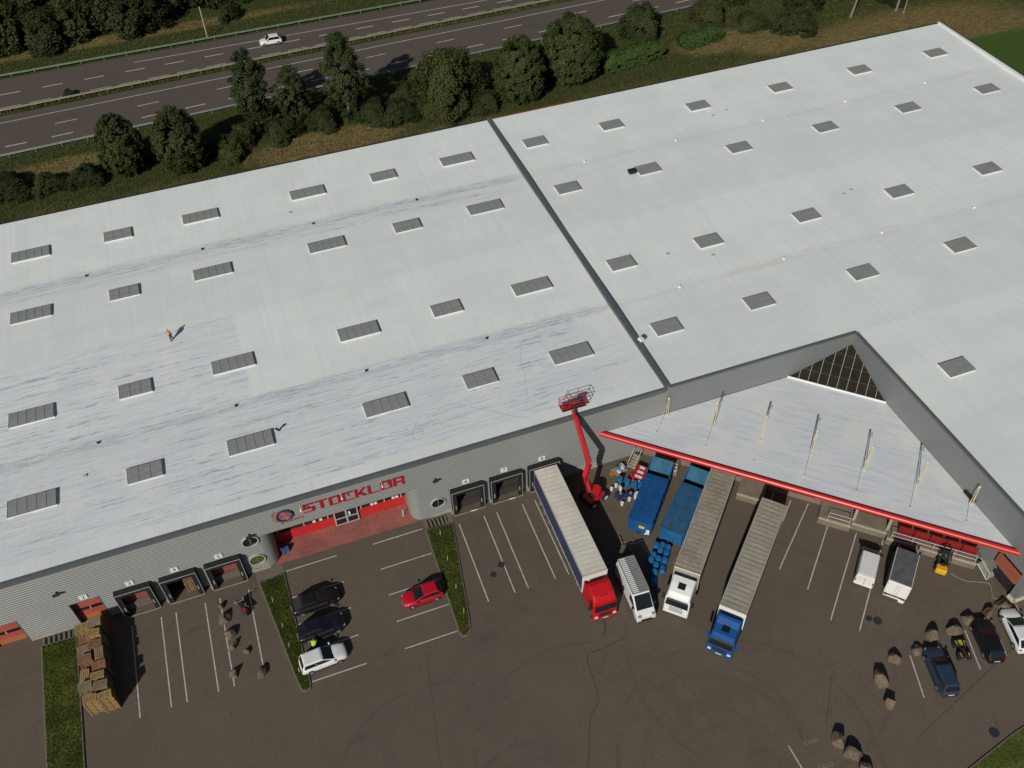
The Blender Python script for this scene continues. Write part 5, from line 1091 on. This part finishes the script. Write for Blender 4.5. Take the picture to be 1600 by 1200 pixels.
for side, lst in (('left',LFT),('right',RGT)):
    for i, (x, y) in enumerate(lst):
        n = rnd.choice((17,18,19)) if side == 'right' else rnd.choice((13,15,17)); rot = rnd.uniform(-.12,.12)+(0 if (i*3+len(side)) % 4 else math.pi/2*0); m_ = PM[(i*5+len(side)) % 6]; rot += (math.pi/2 if (i+len(side)) % 5 == 3 else 0)
        for k in range(n):
            o = obj('wooden_pallet', m_); o.location = (x+rnd.uniform(-.04,.04), y+rnd.uniform(-.04,.04), .145*k); o.rotation_euler = (0,0,rot+rnd.uniform(-.04,.04))
            top = k == n-1
            tag(o, ('topmost wooden pallet of the %s stack from the wall in the %s row' if top else 'weathered wooden pallet lower down in the %s stack from the wall in the %s row') % (ORD[i], side), 'pallet', 'pallets in the %s stack of the %s row' % (ORD[i], side))
for k in range(12):
    o = obj('wooden_pallet', PM[k % 2]); o.location = (-50.75+rnd.uniform(-.05,.05), .35, .05+.145*k); o.rotation_euler = (0,0,.15+rnd.uniform(-.06,.06)); tag(o, 'pale wooden pallet stacked inside the dock marked four', 'pallet', 'pallets inside the dock')
# ------------------------------------------------------------------ people
def skin_obj(name, joints, edges, mat, parent, sub=1):
    keys = list(joints); me = bpy.data.meshes.new(name); me.from_pydata([joints[k][0] for k in keys], [(keys.index(a), keys.index(b)) for a, b in edges], [])
    o = obj(name, me, parent); o.modifiers.new('skin', 'SKIN'); sv = me.skin_vertices[0].data
    for i, k in enumerate(keys):
        r = joints[k][1]; sv[i].radius = r if isinstance(r, tuple) else (r, r); sv[i].use_root = (i == 0)
    s = o.modifiers.new('subdivision', 'SUBSURF'); s.levels = sub; s.render_levels = sub; me.materials.append(mat)
    dg = bpy.context.evaluated_depsgraph_get(); m2 = bpy.data.meshes.new_from_object(o.evaluated_get(dg)); o.modifiers.clear(); o.data = m2; m2.name = name; bpy.data.meshes.remove(me)
    m2.polygons.foreach_set('use_smooth', [True]*len(m2.polygons)); return o
def person(label, loc, rz, J, top, trousers, hat):
    """J: joint positions in local space, +x forward"""
    t = thing('person', label, 'person', loc, rz); G = lambda k, r: (J[k], r)
    jo = {'pel': G('pel',.14), 'wai': G('wai',.13), 'che': G('che',.17), 'nek': G('nek',.06), 'hd1': G('hd1',.085), 'hd2': G('hd2',.1), 'hd3': G('hd3',.07)}
    ed = [('pel','wai'),('wai','che'),('che','nek'),('nek','hd1'),('hd1','hd2'),('hd2','hd3')]
    for s in 'lr':
        jo.update({'sh'+s: G('sh'+s,.075), 'el'+s: G('el'+s,.048), 'wr'+s: G('wr'+s,.033), 'pa'+s: G('pa'+s,(.036,.02)), 'hp'+s: G('hp'+s,.11), 'kn'+s: G('kn'+s,.068), 'an'+s: G('an'+s,.045), 'to'+s: G('to'+s,.042)})
        ed += [('che','sh'+s),('sh'+s,'el'+s),('el'+s,'wr'+s),('wr'+s,'pa'+s),('pel','hp'+s),('hp'+s,'kn'+s),('kn'+s,'an'+s),('an'+s,'to'+s)]
        p, w_ = Vector(J['pa'+s]), Vector(J['wr'+s]); d = (p-w_).normalized(); sd = d.orthogonal().normalized()
        for i, (o_, ln) in enumerate(((-.03,.07),(-.01,.085),(.01,.08),(.03,.06))): jo['f%d%s' % (i, s)] = (tuple(p+sd*o_+d*ln), .009); ed.append(('pa'+s, 'f%d%s' % (i, s)))
        jo['th'+s] = (tuple(w_+(p-w_)*.5+sd*.07), .011); ed.append(('pa'+s,'th'+s))
    skin_obj('body', jo, ed, SKIN, t)
    up = {k: (jo[k][0], jo[k][1]+.035 if not isinstance(jo[k][1], tuple) else .04) for k in ('wai','pel','che','shl','shr','ell','elr')}
    skin_obj('jacket', up, [('wai','pel'),('wai','che'),('che','shl'),('che','shr'),('shl','ell'),('shr','elr')], top, t)
    lo = {k: (jo[k][0], jo[k][1]+.025) for k in ('pel','hpl','hpr','knl','knr','anl','anr')}
    skin_obj('trousers', lo, [('pel','hpl'),('pel','hpr'),('hpl','knl'),('hpr','knr'),('knl','anl'),('knr','anr')], trousers, t)
    for s in 'lr':
        a, b = Vector(J['an'+s]), Vector(J['to'+s]); MB().loft([[tuple(a.lerp(b, u)+Vector((0,yy,zz-.04))) for yy, zz in ((-wd,-.05),(wd,-.05),(wd*.8,hh),(-wd*.8,hh))] for u, wd, hh in ((-.4,.04,.06),(.3,.05,.06),(1,.05,.02),(1.25,.03,0))]).build('shoe', BLACK, t, bevel=.01)
    c = Vector(J['hd2']); u = (Vector(J['hd3'])-Vector(J['nek'])).normalized(); MB().loft([[tuple(c+u*(.03+.1*z)+Vector((r*math.cos(k*.524), r*.85*math.sin(k*.524), 0))) for k in range(12)] for r, z in ((.135,0),(.125,.5),(.09,1.0),(.03,1.25))]).build('helmet' if hat is WHITE else 'hair', hat, t, True)
    for yy in (.035,-.035): MB().cyl(c+Vector((.085,yy,.0)), c+Vector((.1,yy,.0)), .012, .01, 6).build('eye', BLACK, t)
    MB().hexa([tuple(c+Vector(p)) for p in ((.09,-.012,-.04),(.125,-.008,-.045),(.125,.008,-.045),(.09,.012,-.04))], [tuple(c+Vector(p)) for p in ((.09,-.008,.0),(.1,-.005,.0),(.1,.005,.0),(.09,.008,.0))]).build('nose', SKIN, t)
    return t
JW = {'pel':(0,0,.93),'wai':(.02,0,1.08),'che':(.08,0,1.33),'nek':(.12,0,1.5),'hd1':(.15,0,1.56),'hd2':(.17,0,1.66),'hd3':(.17,0,1.74),'shl':(.08,.19,1.42),'shr':(.08,-.19,1.42),'ell':(.1,.3,1.17),'elr':(.12,-.3,1.17),'wrl':(.3,.26,1.02),'wrr':(.32,-.24,1.05),'pal':(.38,.24,.99),'par':(.4,-.22,1.03),'hpl':(0,.1,.88),'hpr':(0,-.1,.88),'knl':(.14,.11,.5),'knr':(-.04,-.11,.5),'anl':(.1,.11,.08),'anr':(-.24,-.11,.1),'tol':(.24,.12,.04),'tor':(-.1,-.12,.04)}
person('worker in orange high visibility jacket and white helmet walking on the roof', (-47.5,26.65,rz_(26.65)), R(200), JW, ORANGE, M('dark_trousers',(.03,.032,.04),.8), WHITE)
JC = {'pel':(-.15,0,.5),'wai':(-.05,0,.66),'che':(.15,0,.86),'nek':(.25,0,.99),'hd1':(.3,0,1.03),'hd2':(.35,0,1.1),'hd3':(.36,0,1.18),'shl':(.17,.19,.92),'shr':(.17,-.19,.92),'ell':(.36,.27,.75),'elr':(.38,-.26,.75),'wrl':(.56,.16,.7),'wrr':(.58,-.14,.7),'pal':(.64,.12,.69),'par':(.66,-.1,.69),'hpl':(-.13,.11,.47),'hpr':(-.13,-.11,.47),'knl':(.28,.16,.48),'knr':(.26,-.15,.5),'anl':(.05,.14,.09),'anr':(.03,-.14,.09),'tol':(.19,.15,.04),'tor':(.17,-.15,.04)}
person('person in yellow green high visibility vest crouching between two parked cars', (-40.75,-10.45,0), R(70), JC, M('hivis_yellow',(.42,.62,.05),.8,0,.1), M('navy_trousers',(.02,.024,.045),.8), M('dark_hair',(.03,.02,.014),.8))
# small things by the entrance
t = thing('entrance_bollard', 'slim white post standing on the red entrance floor', 'post', (-28.9,1.2,.03)); MB().cyl((0,0,0),(0,0,1.0), .04, .04, 8).build('post', WHITE, t); MB().cyl((0,0,0),(0,0,.03), .14, .14, 12).build('foot', GREY, t)
t = thing('blue_trolley', 'small blue trolley in the shade at the left of the entrance', 'trolley', (-41.3,1.2,.03), .3)
MB().box(-.35,.35,-.22,.22,.18,.24).box(-.3,.3,-.18,.18,.24,.6).build('bin', M('trolley_blue',(.03,.12,.3),.5), t); MB().tube([(-.35,-.2,.24),(-.45,-.2,1.0),(-.45,.2,1.0),(-.35,.2,.24)], .02, 5).build('handle', LGREY, t)
for sx, sy in ((-.28,-.2),(.28,-.2),(-.28,.2),(.28,.2)): wheel(t, sx, sy, .08, .05, None, False)
t = thing('roadside_pole', 'tall pale pole at the far edge of the motorway', 'pole', (-34.2,119.7,0)); MB().cyl((0,0,0),(0,0,6.2), .13, .1, 10).build('shaft', M('pale_pole',(.34,.35,.30),.6), t); MB().box(-.2,.2,-.2,.2,0,.12).build('foot', CONC, t); MB().cyl((.12,0,1.5),(.12,0,5.6), .05, .05, 6).build('conduit', GREY, t)
t = thing('roadside_pole', 'thin leaning pole among the trees at the top left corner', 'pole', (-69.5,133,0)); MB().cyl((0,0,0),(.3,0,9), .07, .05, 8).build('shaft', M('pale_pole',(.34,.35,.30),.6), t); MB().box(-.15,.15,-.15,.15,0,.1).build('foot', CONC, t)
t = thing('roadside_pole', 'slim pale pole in front of the dark bush at the top right', 'pole', (89.5,78.5,0)); MB().cyl((0,0,0),(.2,0,6), .07, .05, 8).build('shaft', M('pale_pole',(.34,.35,.30),.6), t); MB().box(-.15,.15,-.15,.15,0,.1).build('foot', CONC, t)
for i, (x, y) in enumerate(((-43.6,-4.2),(-43.2,-7.3),(-43.0,-9.6),(-42.6,-12.4),(-26.0,-2.6),(-26.2,-5.8),(-26.4,-9.2),(-26.5,-12.0))):
    t = thing('kerb_marker', 'thin white marker stake, %s from the wall on the %s lawn wedge' % (ORD[i % 4], 'left' if i < 4 else 'right'), 'stake', (x,y,.12), 0, 'marker stakes on the lawn wedges')
    MB().cyl((0,0,0),(.05,0,.75), .022, .018, 6).build('stake', WHITE, t); MB().cyl((.05,0,.72),(.055,0,.8), .03, .03, 6).build('cap', M('stake_cap',(.55,.5,.4),.6), t)
# ------------------------------------------------------------------ trees and shrubs
def mat_leaf(name, a, b, dry=None):
    t = NT(name); g = t.n('ShaderNodeNewGeometry'); p = g.outputs['Position']; oi = t.n('ShaderNodeObjectInfo').outputs['Random']
    n1 = t.noise(p, .7, 3, .6); n2 = t.noise(p, 4.5, 2, .6); f = t.math('ADD', t.math('MULTIPLY', n1, .5), t.math('MULTIPLY', n2, .5))
    c = t.mix(t.ramp(f, .32, .68), a, b); c = t.mix(t.math('MULTIPLY', oi, .4), c, sc3(a, .8)); c = t.mix(t.ramp(t.math('FRACT', t.math('MULTIPLY', oi, 7.3)), .35, 1, 0, .4), c, (b[0]*1.5, b[1]*1.12, b[2]*.9)); t.col(c)
    t.b.inputs['Roughness'].default_value = .65; t.b.inputs['Specular IOR Level'].default_value = .2
    return t.m
LEAF = {'cone': mat_leaf('hornbeam_leaves', (.026,.037,.011), (.064,.08,.022)), 'birch': mat_leaf('birch_leaves', (.022,.033,.011), (.055,.072,.024)), 'shrub': mat_leaf('shrub_leaves', (.022,.033,.012), (.055,.073,.022)), 'hedge': mat_leaf('hedge_leaves', (.03,.055,.013), (.065,.105,.026)), 'wood': mat_leaf('woodland_leaves', (.017,.025,.009), (.042,.056,.017))}
BARK = M('bark', (.085,.065,.045), .95, 0, .3, 2, .4); BIRCHB = M('birch_bark', (.22,.2,.16), .9, 0, .4, 3)
def crown_mesh(name, kind, n, leaf, seed, mat):
    """unit crown: radius 1 in plan, height 0..1"""
    r = np.random.default_rng(seed); ncl = {'cone':420,'birch':170,'shrub':260,'hedge':420,'wood':150}[kind]
    c = []
    while len(c) < ncl:
        z = r.random(); a = r.random()*2*math.pi
        if kind == 'cone': R_ = math.sin(math.pi*min(1, (z*.93+.07)**.85))**.55; q = .55+.45*r.random()**.5
        elif kind == 'birch': R_ = .35+.65*math.sin(math.pi*min(1, z*.9+.1))**.7; q = r.random()**.45; R_ *= (1-.4*max(0, z-.6))
        elif kind == 'hedge': R_ = 1.0; q = 1.0
        else: R_ = math.sqrt(max(0, 1-(z*.98)**2.2))*(.85+.3*math.sin(3*a+seed)); q = .5+.5*r.random()**.5
        if kind == 'hedge':
            x, y = r.uniform(-1,1), r.uniform(-1,1); e = max(abs(x)**4, abs(y)**4); zz = (.92+.12*r.random())*(1-.2*e)
            if r.random() < .5:
                zz = .05+r.random()*.85
                if r.random() < .75: y = 1.0 if r.random() < .5 else -1.0
                else: x = 1.0 if r.random() < .5 else -1.0
            c.append((x, y, zz)); continue
        if r.random() > max(.12, R_): continue
        c.append((R_*q*math.cos(a), R_*q*math.sin(a), z))
    c = np.array(c); k = n//ncl; cs = np.repeat(c, k, 0); m = len(cs)
    sp = {'cone':(.13,.13,.05),'birch':(.17,.17,.05),'shrub':(.17,.17,.11),'hedge':(.1,.2,.1),'wood':(.2,.2,.1)}[kind]
    d = r.normal(size=(m,3)); d /= np.linalg.norm(d, axis=1)[:,None]; d *= (r.random(m)**.4)[:,None]
    P = cs+d*np.array(sp); P[:,2] = np.maximum(P[:,2], .0)
    return P, m, r, leaf
def crown_obj(name, kind, rx, ry, h, z0, n, leaf, seed, mat, parent):
    P, m, r, _ = crown_mesh(name, kind, n, leaf, seed, mat)
    P = P*np.array([rx, ry, h])+np.array([0,0,z0]); ctr = np.array([0,0,z0+h*.4])
    out = (P-ctr) if kind != 'hedge' else (P-ctr)/np.array([rx*4,ry,h*.6]); out /= np.linalg.norm(out, axis=1)[:,None]+1e-6
    nn = out*1.0+r.normal(size=(m,3))*.5+np.array([0,0,.3]); nn /= np.linalg.norm(nn, axis=1)[:,None]
    u = np.cross(nn, r.normal(size=(m,3))); u /= np.linalg.norm(u, axis=1)[:,None]+1e-6; v = np.cross(nn, u)
    s = leaf*(.6+.8*r.random(m))[:,None]
    V = np.empty((m,4,3)); V[:,0] = P-u*s; V[:,1] = P-v*s*.6; V[:,2] = P+u*s; V[:,3] = P+v*s*.6
    me = bpy.data.meshes.new(name); me.vertices.add(m*4); me.vertices.foreach_set('co', V.reshape(-1).astype(np.float32)); me.loops.add(m*4); me.loops.foreach_set('vertex_index', np.arange(m*4, dtype=np.int32)); me.polygons.add(m); me.polygons.foreach_set('loop_start', np.arange(0, m*4, 4, dtype=np.int32)); me.update(calc_edges=True); me.materials.append(mat)
    return obj(name, me, parent)
def tree_proto(kind, w, h, n, leaf, seed, trunk=.12, bark=BARK, z0=.12, name='tree'):
    t = obj(name, None); t.empty_display_size = .5; rr = random.Random(seed)
    crown_obj('crown', kind, w/2, w/2, h*(1-z0), h*z0, n, leaf, seed, LEAF[kind], t)
    mb = MB(); pts = [Vector((0,0,-.1))]
    for i in range(1,6): pts.append(Vector((rr.uniform(-.12,.12)*i*.5, rr.uniform(-.12,.12)*i*.5, h*.8*i/5)))
    for i, (a, b) in enumerate(zip(pts, pts[1:])): mb.cyl(a, b, trunk*(1-i*.17), trunk*(1-(i+1)*.17), 8)
    for k in range(7):
        a = rr.uniform(0,6.28); z = h*rr.uniform(.25,.65); mb.cyl((0,0,z), (math.cos(a)*w*.3, math.sin(a)*w*.3, z+h*.15), trunk*.35, trunk*.1, 6)
    mb.build('trunk', bark, t, True); return t
PR = {'coneA': tree_proto('cone',7.2,9.6,30000,.15,1,.2,BARK,.03), 'coneB': tree_proto('cone',10.5,11,42000,.17,2,.24,BARK,.03), 'birchA': tree_proto('birch',6.4,13,20000,.14,3,.16,BIRCHB,.16), 'birchB': tree_proto('birch',6.8,14,24000,.14,4,.18,BIRCHB,.1),
      'shrubA': tree_proto('shrub',11,8,30000,.16,5,.16,BARK,.0,'shrub'), 'shrubB': tree_proto('shrub',7.4,5.4,18000,.14,6,.12,BARK,.0,'shrub'), 'woodA': tree_proto('wood',11,13,13000,.28,7,.25,BARK,.05), 'woodB': tree_proto('wood',9,9,11000,.25,8,.2,BARK,.0)}
usedp = set()
def plant(key, x, y, sc=1.0, sz=None, lab='', cat='tree', grp='', rz=None):
    p = PR[key]; o = p if key not in usedp else copy_tree(p); usedp.add(key)
    o.location = (x, y, -.02); o.scale = (sc, sc, sz if sz else sc); o.rotation_euler = (0,0,rnd.uniform(0,6.28) if rz is None else rz); tag(o, lab, cat, grp)
g1 = 'trees between warehouse and motorway'
plant('coneA',-51.4,79.6,.95,1.0,'egg shaped dense dark tree, left of the pair at the upper left','tree',g1)
plant('coneA',-42.9,77.2,1.03,1.06,'egg shaped dense dark tree, right of the pair at the upper left','tree',g1)
plant('birchA',-30.2,84.0,1.0,1.03,'tall loose tree before the motorway, left of the trio','tree',g1)
plant('birchA',-24.2,82.3,.85,.8,'shorter slim tree with pale trunk, middle of the trio','tree',g1)
plant('birchB',-15.9,81.6,1.02,1.03,'tallest loose tree shading the motorway, right of the trio','tree',g1)
plant('shrubA',.5,78.6,1.08,1.2,'broad bushy dark tree right of the trio','tree',g1)
plant('coneB',12.2,76.9,.80,.98,'dense rounded tree left of the largest dome shaped one','tree',g1)
plant('coneB',22.7,80.2,1.0,1.0,'largest dense dome shaped dark tree beside the motorway','tree',g1)
plant('shrubB',40.2,89.0,1.0,1.1,'round dark bush beyond the long clipped hedge','shrub',g1)
plant('shrubB',54.6,89.8,.9,.8,'low round bush by the guardrail, right of the hedge','shrub',g1)
plant('shrubB',67.0,80.5,1.05,.85,'dark bush at the edge of the straw meadow','shrub',g1)
g2 = 'low bushes behind the warehouse'
BUS = [(-69,80.2,1.15,.75,'at the far left edge behind the roof'),(-63,79.2,.8,.65,'second from the far left behind the roof'),(-57.5,79.0,.85,.7,'left of the egg shaped pair'),(-35.8,79.0,1.2,.75,'right of the egg shaped pair'),(-33.0,81.5,.8,.8,'at the foot of the left tall tree'),(-27.2,80.2,.95,.8,'between the left and middle slim trees'),(-20.6,81.0,.9,.85,'between the middle and right slim trees'),(-12.5,80.3,1.0,.85,'at the foot of the tallest slim tree'),(-8.2,78.3,.95,.85,'in the thicket nearest the straw patch'),(-5.0,82.8,1.0,.85,'in the thicket nearest the guardrail'),(-3.2,77.4,.85,.75,'at the right end of the thicket'),(6.4,76.6,.8,.7,'between the broad tree and the rounded tree'),(-.5,75.7,.7,.6,'in front of the broad bushy tree'),(4.0,75.4,.6,.5,'low in front of the broad bushy tree'),(17.2,81.5,.7,.6,'between the two dense trees'),(-47.0,82.5,.55,.5,'between the egg shaped pair'),(-59.4,107.4,.32,.38,'on the motorway median')]
for i, (x, y, s, z, w_) in enumerate(BUS): plant('shrubB', x, y, s*.88, z*.66, 'low dark green bush '+w_, 'bush', g2)
g3 = 'trees at the top right'
for i, (key, x, y, s, z, l_) in enumerate((('woodB',74,88,.8,.7,'dark tree clump left of the leaning bare trunk'),('woodB',83,91,.8,.8,'reddish dark tree clump right of the leaning bare trunk'),('woodB',90.5,83.0,.62,.55,'dark bush behind the slim pole at the top right'),('woodB',101,84,.7,.6,'dark bush at the top right corner'),('woodB',64,97,.9,.8,'tree clump by the guardrail at the top right'),('woodB',97,95,1.0,.9,'tree clump behind the top right bushes'),('shrubB',60.5,84.5,.8,.5,'low bush left of the meadow bush'),('shrubB',71,84,.8,.6,'low bush beside the leaning bare trunk'))): plant(key, x, y, s, z, l_, 'tree', g3)
for i, (x, y, h_, dx) in enumerate(((79.5,80.8,9,1.6),(88.6,79.6,8,.5),(104,79,8,.3),(108.5,77,8,.2))):
    t = thing('bare_trunk', ['leaning bare tree trunk above the roof at the upper right','pale straight trunk beside the slim pole at the upper right','pale trunk second from the right top corner','pale trunk nearest the right top corner'][i], 'tree', (x,y,-.05), 0, 'bare trunks at the upper right'); MB().cyl((0,0,0),(dx*.5,0,h_*.5),.22,.18,8).cyl((dx*.5,0,h_*.5),(dx,0,h_),.18,.1,8).build('trunk', BIRCHB, t)
    crown_obj('crown','wood',2.6,2.6,4,h_*.75,1800,.26,60+i,LEAF['wood'],t).location = (dx,0,0)
def hedge(x, y, L, w, h, rz, seed, lab):
    t = thing('clipped_hedge', lab, 'hedge', (x,y,0), rz, 'hedges behind the warehouse'); crown_obj('foliage','hedge',L/2,w/2,h,.0,30000,.13,seed,LEAF['hedge'],t)
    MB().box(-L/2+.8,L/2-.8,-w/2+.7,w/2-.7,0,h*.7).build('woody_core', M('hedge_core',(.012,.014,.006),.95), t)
hedge(34.6,80.9,11.5,3.8,2.6,.16,11,'long green clipped hedge right of the largest dark tree'); hedge(49.2,83.0,8.0,3.2,2.0,.2,12,'shorter low hedge inside the straw meadow')
g4 = 'woodland beyond the motorway'
rw = random.Random(12); k = 0
for yy, n_, x0, x1 in ((130.5,9,-92,-42),(137,10,-95,-26),(144,11,-98,-12),(152,12,-100,6),(160,12,-100,20)):
    for i in range(n_):
        x = x0+(x1-x0)*(i+rw.uniform(.2,.8))/n_; plant('woodA' if yy > 135 else 'woodB', x, yy+rw.uniform(-2,2), rw.uniform(1.05,1.4), rw.uniform(.85,1.25)*(1 if yy > 135 else .8), 'dark tree in the dense woodland beyond the motorway', 'tree', g4)
for i, (x, y) in enumerate(((-29.5,126.5),(-78,125.5))): plant('shrubB', x, y, .55, .55, ['small bush on the bank right of the tall pale pole','small bush on the bank near the left edge'][i], 'bush', g4)
# rough grass
TUFT = mat_leaf('tuft_grass', (.045,.055,.014), (.13,.12,.042)); 
def smp_verge(r):
    x = r.uniform(-80,112); y = r.uniform(58.5,gnear(x)-.3) if r.random() < .72 else r.uniform(119.6,130)
    if x > 77 and y < 66: y = r.uniform(66,96)
    return (x, y)
tag(blades('rough_grass', 90000, smp_verge, .26, .07, TUFT, None, 'rough uneven grass on the motorway verges', 21), kind='stuff')
def smp_med(r): x = r.uniform(-85,50); return (x, gmed(x)+r.uniform(-.8,.85))
tag(blades('median_grass', 6000, smp_med, .35, .08, TUFT, None, 'dry weeds growing along the motorway median', 22), kind='stuff')
